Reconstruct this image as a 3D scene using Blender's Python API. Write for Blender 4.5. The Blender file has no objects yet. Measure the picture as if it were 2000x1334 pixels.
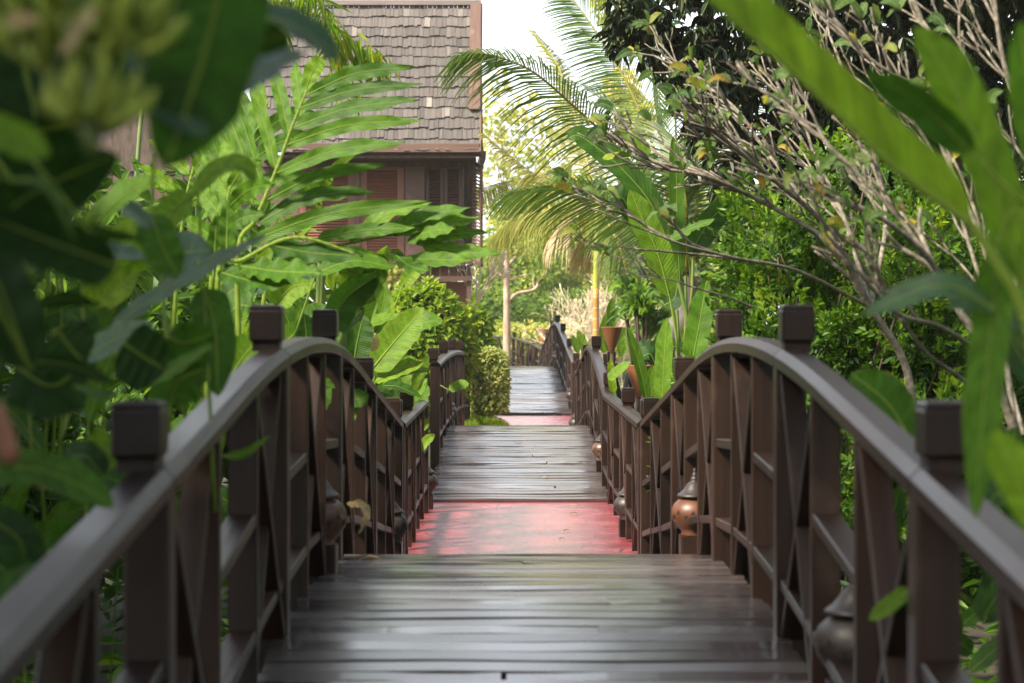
import bpy, math, random
import numpy as np
from mathutils import Vector, Matrix, Quaternion

C = bpy.context.scene.collection
SC = bpy.context.scene
R = math.radians
rnd = random.Random(7)
nrg = np.random.default_rng(11)

# ---------------------------------------------------------------- camera, sky, sun, exposure
FPX = 3900.0          # focal length in pixels of the 2000 px wide photograph
EYE = 1.70            # eye height over the red path
HOR = 625.0           # image row of the horizon
cam = bpy.data.cameras.new("camera")
cam.lens = FPX / 2000 * 36
cam.sensor_width = 36
cam.shift_y = -(667 - HOR) / 2000
cam.clip_end = 3000
cam.dof.use_dof = True
cam.dof.focus_distance = 17.0
cam.dof.aperture_fstop = 3.7
camo = bpy.data.objects.new("camera", cam)
camo.location = (0, 0, EYE)
camo.rotation_euler = (R(90), 0, 0)
C.objects.link(camo)
SC.camera = camo

SUN_EL, SUN_AZ = 45, -122          # azimuth from +Y, positive to +X
w = bpy.data.worlds.new("World")
SC.world = w
w.use_nodes = True
nt = w.node_tree
nt.nodes.clear()
wo = nt.nodes.new("ShaderNodeOutputWorld")
bg = nt.nodes.new("ShaderNodeBackground")
sky = nt.nodes.new("ShaderNodeTexSky")
sky.sky_type = 'NISHITA'
sky.sun_disc = False
sky.sun_elevation = R(SUN_EL)
sky.sun_rotation = R(SUN_AZ)
sky.dust_density = 3.0
bg.inputs[1].default_value = 0.055
tc = nt.nodes.new("ShaderNodeTexCoord")
cl = nt.nodes.new("ShaderNodeTexNoise")
cl.inputs["Scale"].default_value = 2.2
cl.inputs["Detail"].default_value = 5
sep = nt.nodes.new("ShaderNodeSeparateXYZ")
hz = nt.nodes.new("ShaderNodeMapRange")       # thick white cloud low down, thinner overhead
hz.inputs[1].default_value = 0.15
hz.inputs[2].default_value = 0.75
hz.inputs[3].default_value = 0.62
hz.inputs[4].default_value = 0.10
ad = nt.nodes.new("ShaderNodeMath"); ad.operation = 'ADD'
cr = nt.nodes.new("ShaderNodeMapRange")
cr.inputs[1].default_value = 0.55
cr.inputs[2].default_value = 0.95
mx = nt.nodes.new("ShaderNodeMix"); mx.data_type = 'RGBA'
mx.inputs[7].default_value = (11.8, 12.4, 13.4, 1)
lk = nt.links.new
lk(tc.outputs["Generated"], cl.inputs["Vector"])
lk(tc.outputs["Generated"], sep.inputs[0])
lk(sep.outputs[2], hz.inputs[0])
lk(hz.outputs[0], ad.inputs[0])
lk(cl.outputs[0], ad.inputs[1])
lk(ad.outputs[0], cr.inputs[0])
lk(cr.outputs[0], mx.inputs[0])
lk(sky.outputs[0], mx.inputs[6])
lk(mx.outputs[2], bg.inputs[0])
lk(bg.outputs[0], wo.inputs[0])

sl = bpy.data.lights.new("sun", 'SUN')
sl.energy = 4.4
sl.angle = R(9)
sl.color = (1.0, 0.89, 0.73)
so = bpy.data.objects.new("sun", sl)
sd = Vector((math.sin(R(SUN_AZ)) * math.cos(R(SUN_EL)), math.cos(R(SUN_AZ)) * math.cos(R(SUN_EL)), math.sin(R(SUN_EL))))
so.rotation_euler = sd.to_track_quat('Z', 'Y').to_euler()
so.location = sd * 60
C.objects.link(so)

SC.view_settings.view_transform = 'Standard'
SC.view_settings.look = 'None'
SC.view_settings.exposure = 1.55
SC.view_settings.gamma = 1
SC.cycles.use_denoising = True
SC.cycles.max_bounces = 7
SC.cycles.diffuse_bounces = 3
SC.cycles.glossy_bounces = 3
SC.cycles.transmission_bounces = 4
SC.cycles.transparent_max_bounces = 4
SC.cycles.sample_clamp_indirect = 6
SC.cycles.caustics_reflective = False
SC.cycles.caustics_refractive = False

HAZE = .0006
# ---------------------------------------------------------------- helpers
def P(px, py, d):
    """the place a feature seen at (px, py) has when it stands d metres down the walk"""
    return Vector(((px - 1000) * d / FPX, d, EYE - (py - HOR) * d / FPX))

class MB:
    """collects pieces of one mesh; the attribute luv holds (across, along, tint) or local metres"""
    def __init__(s):
        s.V, s.F, s.A, s.n = [], [], [], 0
    def add(s, V, F, A):
        V = np.asarray(V, float).reshape(-1, 3)
        F = np.asarray(F, np.int64)
        s.V.append(V)
        s.A.append(np.asarray(A, float).reshape(-1, 3))
        s.F.append(F + s.n)
        s.n += len(V)
    def mesh(s, name, mat, smooth=False, org=(0, 0, 0)):
        me = bpy.data.meshes.new(name)
        V = np.concatenate(s.V) - np.array(org, float)
        A = np.concatenate(s.A)
        me.vertices.add(len(V))
        me.vertices.foreach_set("co", V.astype(np.float32).ravel())
        tot = np.concatenate([np.full(len(f), f.shape[1]) for f in s.F])
        idx = np.concatenate([f.ravel() for f in s.F])
        st = np.concatenate([[0], np.cumsum(tot)[:-1]])
        me.loops.add(len(idx))
        me.loops.foreach_set("vertex_index", idx.astype(np.int32))
        me.polygons.add(len(tot))
        me.polygons.foreach_set("loop_start", st.astype(np.int32))
        me.polygons.foreach_set("use_smooth", np.full(len(tot), bool(smooth)))
        me.update(calc_edges=True)
        at = me.attributes.new("luv", 'FLOAT_VECTOR', 'POINT')
        at.data.foreach_set("vector", A.astype(np.float32).ravel())
        me.materials.append(mat)
        return me

ORG = {}
def wl(o):
    return ORG.get(o.name, Vector((0, 0, 0))) if o else Vector((0, 0, 0))

def part(name, mb, mat, parent, smooth=False, label=None):
    """one mesh under its thing; the mesh is given in world metres"""
    org = wl(parent)
    o = bpy.data.objects.new(name, mb.mesh(name, mat, smooth, org))
    C.objects.link(o)
    o.parent = parent
    ORG[o.name] = org
    if label: o["label"] = label
    return o

def inst(name, me, parent, loc):
    o = bpy.data.objects.new(name, me)
    C.objects.link(o)
    o.parent = parent
    o.location = Vector(loc) - wl(parent)
    ORG[o.name] = Vector(loc)
    return o

def thing(name, label, cat, loc, group=None):
    o = bpy.data.objects.new(name, None)
    o.empty_display_size = .1
    C.objects.link(o)
    o.location = loc
    ORG[o.name] = Vector(loc)
    o["label"], o["category"] = label, cat
    if group: o["group"] = group
    return o

def solo(name, mb, mat, label, cat, loc, smooth=False, group=None):
    """a thing of one mesh"""
    o = bpy.data.objects.new(name, mb.mesh(name, mat, smooth, loc))
    C.objects.link(o)
    o.location = loc
    o["label"], o["category"] = label, cat
    if group: o["group"] = group
    return o

def setting(name, mb, mat, smooth=False, kind="structure"):
    o = bpy.data.objects.new(name, mb.mesh(name, mat, smooth))
    C.objects.link(o)
    o["kind"] = kind
    o["label"] = name.replace("_", " ")
    return o

def tree_copy(src, loc, rz, sc, label, group=None):
    """a copy of a thing with copies of its parts (mesh data shared)"""
    r = src.copy(); C.objects.link(r)
    r.location = loc; r.rotation_euler = (0, 0, rz); r.scale = (sc, sc, sc)
    r["label"] = label
    if group: r["group"] = group
    for ch in src.children:
        c = ch.copy(); C.objects.link(c); c.parent = r
        for g in ch.children:
            d = g.copy(); C.objects.link(d); d.parent = c
    return r

def catmull(pts, n):
    pts = [Vector(p) for p in pts]
    if len(pts) == 2:
        return [pts[0].lerp(pts[1], i / n) for i in range(n + 1)]
    ext = [pts[0] * 2 - pts[1]] + pts + [pts[-1] * 2 - pts[-2]]
    segs = len(pts) - 1
    out = []
    for i in range(n + 1):
        x = i / n * segs
        k = min(int(x), segs - 1)
        t = x - k
        a, b, c, d = ext[k:k + 4]
        out.append(.5 * ((2 * b) + (c - a) * t + (2 * a - 5 * b + 4 * c - d) * t * t + (3 * b - a - 3 * c + d) * t ** 3))
    return out

def tangents(c):
    n = len(c)
    return [(c[min(i + 1, n - 1)] - c[max(i - 1, 0)]).normalized() for i in range(n)]

def rect(wd, ht, ch=.006):
    """chamfered rectangle section, wd across and ht up"""
    a, b = wd / 2, ht / 2
    if ch <= 0:
        return [(-a, -b), (a, -b), (a, b), (-a, b)]
    return [(-a + ch, -b), (a - ch, -b), (a, -b + ch), (a, b - ch), (a - ch, b), (-a + ch, b), (-a, b - ch), (-a, -b + ch)]

def sweep(mb, pts, sec, up=(0, 0, 1), caps=True):
    """a section carried along a path; ends are cut square"""
    up = Vector(up)
    pts = [Vector(p) for p in pts]
    T = tangents(pts)
    k = len(sec)
    V, A = [], []
    o1, o2, o3 = rnd.uniform(0, 50), rnd.uniform(0, 50), rnd.uniform(0, 50)
    L = 0
    for i, (p, t) in enumerate(zip(pts, T)):
        if i: L += (p - pts[i - 1]).length
        s = t.cross(up)
        s = s.normalized() if s.length > 1e-5 else Vector((1, 0, 0))
        n = s.cross(t).normalized()
        for a, b in sec:
            V.append(p + s * a + n * b)
            A.append((L + o1, a + o2, b + o3))
    m = len(pts)
    F = [(i * k + j, i * k + (j + 1) % k, (i + 1) * k + (j + 1) % k, (i + 1) * k + j) for i in range(m - 1) for j in range(k)]
    mb.add(V, F, A)
    if caps:
        b0 = mb.n - len(V)
        mb.F.append(np.array([[b0 + j for j in reversed(range(k))]]))
        mb.F.append(np.array([[b0 + (m - 1) * k + j for j in range(k)]]))

def beam(mb, a, b, wd, ht, up=(0, 0, 1), ch=.005):
    sweep(mb, [a, b], rect(wd, ht, ch), up)

def box(mb, c, sx, sy, sz, ch=.005):
    c = Vector(c)
    beam(mb, c - Vector((0, sy / 2, 0)), c + Vector((0, sy / 2, 0)), sx, sz, ch=ch)

def tube(mb, pts, r0, r1, k=6, n=None, tint=.5, acr=None, smoothpts=True):
    """round limb tapering from r0 to r1"""
    c = catmull(pts, n or max(2, 3 * (len(pts) - 1))) if smoothpts else [Vector(p) for p in pts]
    T = tangents(c)
    m = len(c)
    ref = Vector((0, 0, 1)) if abs(T[0].z) < .9 else Vector((1, 0, 0))
    V, A = [], []
    s = T[0].cross(ref).normalized()
    for i in range(m):
        s = (s - T[i] * s.dot(T[i])).normalized()
        q = s.cross(T[i])
        r = r0 + (r1 - r0) * i / (m - 1)
        for j in range(k):
            an = 2 * math.pi * j / k
            V.append(c[i] + (s * math.cos(an) + q * math.sin(an)) * r)
            A.append((0 if acr is None else acr, i / (m - 1), tint))
    F = [(i * k + j, i * k + (j + 1) % k, (i + 1) * k + (j + 1) % k, (i + 1) * k + j) for i in range(m - 1) for j in range(k)]
    mb.add(V, F, A)
    b0 = mb.n - len(V)
    mb.F.append(np.array([[b0 + (m - 1) * k + j for j in range(k)]]))
    return c

def lathe(mb, c, prof, k=24, tint=0):
    """prof: list of (radius, height) from the bottom up"""
    c = Vector(c)
    V, A = [], []
    for i, (r, h) in enumerate(prof):
        for j in range(k):
            an = 2 * math.pi * j / k
            V.append(c + Vector((r * math.cos(an), r * math.sin(an), h)))
            A.append((j / k, h, tint))
    F = [(i * k + j, i * k + (j + 1) % k, (i + 1) * k + (j + 1) % k, (i + 1) * k + j) for i in range(len(prof) - 1) for j in range(k)]
    mb.add(V, F, A)
    b0 = mb.n - len(V)
    mb.F.append(np.array([[b0 + j for j in reversed(range(k))]]))
    mb.F.append(np.array([[b0 + (len(prof) - 1) * k + j for j in range(k)]]))

def prof(v, kind):
    if kind == 'oblong':      # banana, heliconia
        a = min(1, (v / .16)) ** .55
        b = (max(0, (1 - v) / .30)) if v > .70 else 1
        return a * (b ** .62)
    if kind == 'lance':
        return max(0, math.sin(math.pi * v ** .75)) ** .8
    if kind == 'strap':
        a = min(1, v / .10) ** .5
        b = max(0, (1 - v) / .28) if v > .72 else 1
        return a * (.78 + .22 * math.sin(math.pi * v)) * b ** .7
    return 1

def rot(v, ax, deg):
    return Quaternion(ax, R(deg)) @ v

CAMP = Vector((0, 0, EYE))
def blade(mb, pts, hw, roll=35, kind='oblong', tint=.5, fold=.18, wave=.03, nv=22, nu=4, rib=.012, petiole=None, nrm=None, tv=.04, ragged=0, seed=None, curl=0., ulo=-1.):
    """a leaf blade along its midrib; hw half width in metres; roll turns it from facing the walk"""
    rg = random.Random(seed if seed is not None else rnd.random())
    c = catmull(pts, nv)
    T = tangents(c)
    ph, fr = rg.uniform(0, 6), rg.uniform(5, 9)
    ph2 = rg.uniform(0, 6)
    V, A = [], []
    rag = [1 - ragged * rg.random() ** 2 for _ in range(nv + 1)], [1 - ragged * rg.random() ** 2 for _ in range(nv + 1)]
    for i in range(nv + 1):
        v = i / nv
        t = T[i]
        n = nrm if nrm is not None else (CAMP - c[i])
        n = (n - t * n.dot(t)).normalized()
        if i == 0:
            na, nb = rot(n, t, roll), rot(n, t, -roll)
            sg = 1 if (na.z >= nb.z) == (roll >= 0) else -1
        n = rot(n, t, roll * sg)
        s = t.cross(n).normalized()
        wd = hw * prof(v, kind)
        for j in range(-nu, nu + 1):
            u = j / nu
            if u < 0: u *= -ulo
            k = 1.0 if abs(u) < .99 else rag[0 if u < 0 else 1][i]
            x = u * wd * k
            z = (fold * abs(u) - curl * u * u) * wd + wave * hw * 2 * (abs(u) ** 1.5) * math.sin(fr * v * 6.283 * (.5 + .12 * (u > 0)) + ph + (2.1 if u > 0 else 0)) + .25 * wave * hw * math.sin(23 * v + ph2) * abs(u)
            V.append(c[i] + s * x + n * z)
            A.append((u, v, tint + rg.uniform(-tv, tv) * .3))
    k = 2 * nu + 1
    F = [(i * k + j, i * k + j + 1, (i + 1) * k + j + 1, (i + 1) * k + j) for i in range(nv) for j in range(k - 1)]
    mb.add(V, F, A)
    if rib:
        tube(mb, c[:-2], rib, rib * .2, 5, nv - 2, tint=tint, acr=0, smoothpts=False)
    if petiole:
        tube(mb, [c[0]] + [Vector(p) for p in petiole], rib * 1.0, rib * 1.5, 6, 8, tint=tint, acr=0)

def leaves(mb, pos, drn, nrm, ln, wd, tint, fold=.25, bend=.15):
    """many small leaves at once, two quads each"""
    pos, drn, nrm = [np.asarray(x, float) for x in (pos, drn, nrm)]
    n = len(pos)
    drn = drn / np.linalg.norm(drn, axis=1, keepdims=True)
    sd = np.cross(drn, nrm)
    sd /= np.linalg.norm(sd, axis=1, keepdims=True) + 1e-9
    up = np.cross(sd, drn)
    ln = np.broadcast_to(np.asarray(ln, float), (n,))[:, None]
    wd = np.broadcast_to(np.asarray(wd, float), (n,))[:, None]
    def at(v, u):
        return pos + drn * ln * v + sd * wd * u + up * (np.abs(u) * wd * fold - bend * ln * v * v)
    V = np.stack([at(0, 0), at(.35, -1), at(.75, -.72), at(1, 0), at(.75, .72), at(.35, 1)], 1)
    uv = np.array([(0, 0), (-1, .35), (-.72, .75), (0, 1), (.72, .75), (1, .35)])
    A = np.zeros((n, 6, 3))
    A[:, :, :2] = uv
    A[:, :, 2] = np.asarray(tint)[:, None] if np.ndim(tint) else tint
    b = np.arange(n)[:, None] * 6
    F = np.concatenate([b + np.array([[0, 1, 2, 3]]), b + np.array([[0, 3, 4, 5]])])
    mb.add(V.reshape(-1, 3), F, A.reshape(-1, 3))

def unit(n, g=None):
    g = g or nrg
    v = g.normal(size=(n, 3))
    return v / np.linalg.norm(v, axis=1, keepdims=True)

def cloud(mb, clumps, n, ln, wd, tint=(.3, .6), inner=.45, down=.35, updir=.5, fold=.25, bend=.2, flat=None, zmin=None):
    """leaves over the shells of overlapping clumps: list of (centre, (rx, ry, rz))"""
    cs = np.array([tuple(c) for c, r in clumps])
    rs = np.array([tuple(r) if hasattr(r, '__len__') else (r, r, r) for c, r in clumps], float)
    wt = (rs.prod(1)) ** (2 / 3)
    ct = nrg.uniform(-.5, .5, len(cs)) * (tint[1] - tint[0])
    k = nrg.choice(len(cs), n, p=wt / wt.sum())
    d = unit(n)
    rr = inner + (1.05 - inner) * nrg.random(n) ** .5
    pos = cs[k] + d * rs[k] * rr[:, None]
    if zmin is not None:
        ok = pos[:, 2] > zmin
        pos, d, k, rr = pos[ok], d[ok], k[ok], rr[ok]
        n = len(pos)
    drn = d * .8 + unit(n) * .9 + np.array([0, 0, -down])
    nm = d * .5 + unit(n) * .6 + np.array([0, 0, updir])
    t = nrg.uniform(tint[0], tint[1], n) + ct[k] * .6
    s = nrg.uniform(.65, 1.15, n)
    leaves(mb, pos, drn, nm, ln * s, wd * s, np.clip(t, 0, 1), fold, bend)

def sprays(mb, clumps, n, per, ln, wd, twig=.16, tint=(.2, .8), bend=.2):
    """twig ends with leaves in two ranks; leaves are paler outside and on top, darker inside"""
    cs = np.array([tuple(c) for c, r in clumps]); rs = np.array([r for c, r in clumps], float)
    k = nrg.choice(len(cs), n, p=rs ** 2 / (rs ** 2).sum())
    d = unit(n); q = nrg.random(n) ** .45
    b = cs[k] + d * rs[k][:, None] * (.25 + .75 * q)[:, None]
    td = d * .7 + unit(n) * .6 + np.array([0, 0, .55]); td /= np.linalg.norm(td, axis=1, keepdims=True)
    sd = np.cross(td, unit(n)); sd /= np.linalg.norm(sd, axis=1, keepdims=True)
    up = np.cross(sd, td)
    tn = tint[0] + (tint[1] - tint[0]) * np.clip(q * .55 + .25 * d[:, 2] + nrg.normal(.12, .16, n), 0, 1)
    P_, D_, N_, T_ = [], [], [], []
    tl = twig * nrg.uniform(.6, 1.2, n)
    for j in range(per):
        v = (j + .6) / per
        sg = 1 if j % 2 else -1
        P_.append(b + td * (tl * v)[:, None])
        D_.append(sd * sg * (1 - .6 * v) + td * (.45 + .5 * v) + nrg.normal(0, .18, (n, 3)))
        N_.append(up + nrg.normal(0, .3, (n, 3)))
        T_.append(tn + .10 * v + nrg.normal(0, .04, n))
    m = n * per
    leaves(mb, np.concatenate(P_), np.concatenate(D_), np.concatenate(N_), ln * nrg.uniform(.65, 1.15, m), wd * nrg.uniform(.7, 1.1, m), np.clip(np.concatenate(T_), 0, 1), bend=bend)

# ---------------------------------------------------------------- materials
def new_mat(name):
    m = bpy.data.materials.new(name)
    m.use_nodes = True
    t = m.node_tree
    t.nodes.clear()
    out = t.nodes.new("ShaderNodeOutputMaterial")
    return m, t, out

def nd(t, typ, **kw):
    n = t.nodes.new(typ)
    for k, v in kw.items():
        if k.startswith("i_"):
            key = k[2:]
            n.inputs[int(key) if key.isdigit() else key.replace("_", " ")].default_value = v
        else:
            setattr(n, k, v)
    return n

def ramp(t, stops, src=None, interp='LINEAR'):
    n = t.nodes.new("ShaderNodeValToRGB")
    n.color_ramp.interpolation = interp
    e = n.color_ramp.elements
    while len(e) < len(stops): e.new(0)
    for x, (p, c) in zip(e, stops):
        x.position = p
        x.color = (*c, 1) if len(c) == 3 else c
    if src is not None: t.links.new(src, n.inputs[0])
    return n

def mixc(t, fac, a, b, mode='MIX'):
    n = nd(t, "ShaderNodeMix", data_type='RGBA', blend_type=mode)
    for i, x in ((0, fac), (6, a), (7, b)):
        if isinstance(x, (int, float)): n.inputs[i].default_value = x
        elif isinstance(x, tuple): n.inputs[i].default_value = (*x, 1) if len(x) == 3 else x
        else: t.links.new(x, n.inputs[i])
    return n.outputs[2]

def mth(t, op, a, b=0.0, c=None):
    n = nd(t, "ShaderNodeMath", operation=op)
    for i, x in enumerate((a, b, c)):
        if x is None: continue
        if isinstance(x, (int, float)): n.inputs[i].default_value = x
        else: t.links.new(x, n.inputs[i])
    return n.outputs[0]

def leaf_mat(name, stops, trans=.38, rough=.5, veins=34, ribc=(.24, .33, .06), spec=.2, edge=None, tgain=1.9):
    m, t, out = new_mat(name)
    L = t.links.new
    at = nd(t, "ShaderNodeAttribute", attribute_name="luv")
    sp = nd(t, "ShaderNodeSeparateXYZ"); L(at.outputs["Vector"], sp.inputs[0])
    u = mth(t, 'ABSOLUTE', sp.outputs[0])
    geo = nd(t, "ShaderNodeNewGeometry")
    no = nd(t, "ShaderNodeTexNoise", i_Scale=6.0, i_Detail=3.0); L(geo.outputs["Position"], no.inputs["Vector"])
    tt = mth(t, 'ADD', sp.outputs[2], mth(t, 'MULTIPLY', mth(t, 'SUBTRACT', no.outputs[0], .5), .22))
    col = ramp(t, stops, tt).outputs[0]
    bump_h = None
    if veins:
        # side veins leave the midrib and sweep to the edge
        vv = mth(t, 'SUBTRACT', mth(t, 'MULTIPLY', sp.outputs[1], veins), mth(t, 'MULTIPLY', u, 3.0))
        s = mth(t, 'SINE', mth(t, 'MULTIPLY', vv, 6.283))
        bump_h = s
        col = mixc(t, mth(t, 'MULTIPLY', mth(t, 'MULTIPLY_ADD', s, .5, .5), .28), col, mixc(t, 1.0, col, (1.5, 1.45, 1.3), 'MULTIPLY'))
    if veins:      # broad paler and darker bands run out along the side veins, with a few old scars
        cb = nd(t, "ShaderNodeCombineXYZ"); L(mth(t, 'SUBTRACT', mth(t, 'MULTIPLY', sp.outputs[1], 15.0), mth(t, 'MULTIPLY', u, 1.6)), cb.inputs[0]); L(mth(t, 'MULTIPLY', sp.outputs[0], .8), cb.inputs[1]); L(mth(t, 'MULTIPLY', sp.outputs[2], 60.0), cb.inputs[2])
        bn = nd(t, "ShaderNodeTexNoise", i_Scale=1.0, i_Detail=4.0); L(cb.outputs[0], bn.inputs["Vector"])
        bv = nd(t, "ShaderNodeMapRange", i_1=.3, i_2=.7, i_3=.66, i_4=1.34); L(bn.outputs[0], bv.inputs[0])
        hv = nd(t, "ShaderNodeHueSaturation"); L(bv.outputs[0], hv.inputs["Value"]); L(col, hv.inputs["Color"]); col = hv.outputs[0]
    rb = mth(t, 'LESS_THAN', u, .045)
    col = mixc(t, mth(t, 'MULTIPLY', rb, .75), col, ribc)
    if edge:
        n2 = nd(t, "ShaderNodeTexNoise", i_Scale=14.0, i_Detail=4.0); L(geo.outputs["Position"], n2.inputs["Vector"])
        e = mth(t, 'MULTIPLY', mth(t, 'GREATER_THAN', mth(t, 'ADD', u, mth(t, 'MULTIPLY', n2.outputs[0], .55)), 1.31), .85)
        col = mixc(t, e, col, edge)
    b = nd(t, "ShaderNodeBsdfPrincipled"); L(col, b.inputs["Base Color"])
    b.inputs["Roughness"].default_value = rough
    b.inputs["Specular IOR Level"].default_value = spec
    if bump_h is not None:
        bp = nd(t, "ShaderNodeBump", i_Strength=.25, i_Distance=.004); L(bump_h, bp.inputs["Height"])
        L(bp.outputs[0], b.inputs["Normal"])
    tr = nd(t, "ShaderNodeBsdfTranslucent")
    L(mixc(t, 1.0, col, (tgain * 1.05, tgain, tgain * .45), 'MULTIPLY'), tr.inputs[0])
    mx = nd(t, "ShaderNodeMixShader", i_0=trans)
    L(b.outputs[0], mx.inputs[1]); L(tr.outputs[0], mx.inputs[2]); L(mx.outputs[0], out.inputs[0])
    return m

GREEN = [(0, (.010, .032, .012)), (.25, (.026, .075, .010)), (.5, (.065, .150, .010)), (.75, (.140, .235, .012)), (.9, (.27, .30, .022)), (1, (.44, .37, .045))]
M_leaf = leaf_mat("leaf_broad", GREEN, edge=(.23, .17, .05))
M_leafshade = leaf_mat("leaf_broad_shaded", [(0, (.009, .028, .009)), (.25, (.024, .068, .011)), (1, (.045, .11, .014))], trans=.26, edge=(.12, .09, .03))  # darker copy of the broad leaf, with shade put into its colour
M_leafgloss = leaf_mat("leaf_broad_waxy", [(0, (.016, .050, .026)), (.5, (.045, .105, .035)), (1, (.11, .18, .045))], trans=.25, rough=.36, spec=.5, veins=30)
M_leafsmall = leaf_mat("leaf_small", GREEN, trans=.35, veins=0, rough=.42)
M_dark = leaf_mat("leaf_leathery", [(0, (.008, .016, .010)), (.4, (.014, .030, .014)), (.7, (.026, .034, .014)), (1, (.085, .045, .02))], trans=.10, veins=0, rough=.42, spec=.3)
M_palm = leaf_mat("leaf_palm", [(0, (.020, .050, .022)), (.35, (.040, .095, .030)), (.6, (.10, .16, .035)), (.8, (.24, .24, .06)), (1, (.42, .34, .16))], trans=.42, veins=0, rough=.35, ribc=(.36, .34, .08))
M_frang = leaf_mat("leaf_frangipani", [(0, (.03, .07, .02)), (.45, (.075, .13, .035)), (.7, (.13, .17, .04)), (.88, (.33, .26, .04)), (1, (.10, .05, .03))], trans=.38, veins=14, rough=.5)
M_varieg = leaf_mat("leaf_variegated", [(0, (.06, .10, .02)), (.4, (.15, .21, .04)), (.7, (.34, .37, .12)), (1, (.60, .58, .28))], trans=.35, veins=0, rough=.45, ribc=(.12, .18, .04))
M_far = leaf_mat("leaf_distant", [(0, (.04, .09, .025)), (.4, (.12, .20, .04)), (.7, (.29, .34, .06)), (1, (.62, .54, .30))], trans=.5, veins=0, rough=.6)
M_dead = leaf_mat("leaf_dry", [(0, (.10, .065, .035)), (.5, (.27, .19, .10)), (1, (.40, .33, .21))], trans=.25, veins=18, rough=.7, ribc=(.3, .22, .12))
M_fruit = leaf_mat("fruit_green", [(0, (.11, .16, .02)), (.5, (.26, .33, .05)), (1, (.46, .48, .10))], trans=.15, veins=0, rough=.5, ribc=(.25, .28, .06))

def wood_mat(name, c0, c1, rough=(.3, .5), gs=(1.2, 42), bump=.25, spec=.5, coat=0, wear=None, vary=0):
    m, t, out = new_mat(name)
    L = t.links.new
    at = nd(t, "ShaderNodeAttribute", attribute_name="luv")
    mp = nd(t, "ShaderNodeMapping"); mp.inputs["Scale"].default_value = (gs[0], gs[1], gs[1])
    L(at.outputs["Vector"], mp.inputs[0])
    no = nd(t, "ShaderNodeTexNoise", i_Scale=1.0, i_Detail=6.0, i_Roughness=.62); L(mp.outputs[0], no.inputs["Vector"])
    n2 = nd(t, "ShaderNodeTexNoise", i_Scale=.9, i_Detail=3.0); L(at.outputs["Vector"], n2.inputs["Vector"])
    f = mth(t, 'ADD', mth(t, 'MULTIPLY', no.outputs[0], .65), mth(t, 'MULTIPLY', n2.outputs[0], .45))
    col = ramp(t, [(.3, c0), (.75, c1)], f).outputs[0]
    if wear:
        n3 = nd(t, "ShaderNodeTexNoise", i_Scale=3.0, i_Detail=5.0); L(at.outputs["Vector"], n3.inputs["Vector"])
        col = mixc(t, ramp(t, [(.60, (0, 0, 0)), (.74, (.7, .7, .7))], n3.outputs[0]).outputs[0], col, wear)
    if vary:
        oi = nd(t, "ShaderNodeObjectInfo")
        hs = nd(t, "ShaderNodeHueSaturation"); hs.inputs["Saturation"].default_value = .95
        mv = nd(t, "ShaderNodeMapRange", i_3=1 - vary, i_4=1 + vary); L(oi.outputs["Random"], mv.inputs[0]); L(mv.outputs[0], hs.inputs["Value"])
        L(col, hs.inputs["Color"]); col = hs.outputs[0]
    b = nd(t, "ShaderNodeBsdfPrincipled"); L(col, b.inputs["Base Color"])
    mr = nd(t, "ShaderNodeMapRange", i_3=rough[0], i_4=rough[1]); L(n2.outputs[0], mr.inputs[0]); L(mr.outputs[0], b.inputs["Roughness"])
    b.inputs["Specular IOR Level"].default_value = spec
    b.inputs["Coat Weight"].default_value = coat
    b.inputs["Coat Roughness"].default_value = .2
    if coat:
        cr_ = nd(t, "ShaderNodeMapRange", i_1=.35, i_2=.65, i_3=.13, i_4=.42); L(n2.outputs[0], cr_.inputs[0]); L(cr_.outputs[0], b.inputs["Coat Roughness"])
    bp = nd(t, "ShaderNodeBump", i_Strength=bump, i_Distance=.004); L(no.outputs[0], bp.inputs["Height"]); L(bp.outputs[0], b.inputs["Normal"])
    L(b.outputs[0], out.inputs[0])
    return m

M_rail = wood_mat("stained_timber", (.0045, .0021, .0014), (.033, .0150, .0088), (.28, .52), gs=(1.0, 36), wear=(.075, .042, .028), bump=.5, spec=.36, vary=.38)
M_deck = wood_mat("wet_decking", (.026, .019, .018), (.085, .068, .064), (.10, .36), gs=(1.0, 30), bump=.06, spec=.55, coat=.55)
M_house = wood_mat("house_timber", (.070, .037, .028), (.17, .095, .070), (.45, .65), wear=(.26, .17, .12))
M_grey = wood_mat("weathered_timber", (.11, .085, .075), (.27, .21, .185), (.6, .8), gs=(3, 60), bump=.5)
M_shut = wood_mat("shutter_timber", (.045, .025, .020), (.12, .066, .048), (.45, .6))
M_redwood = wood_mat("red_timber", (.15, .056, .034), (.28, .118, .072), (.4, .6))

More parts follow.
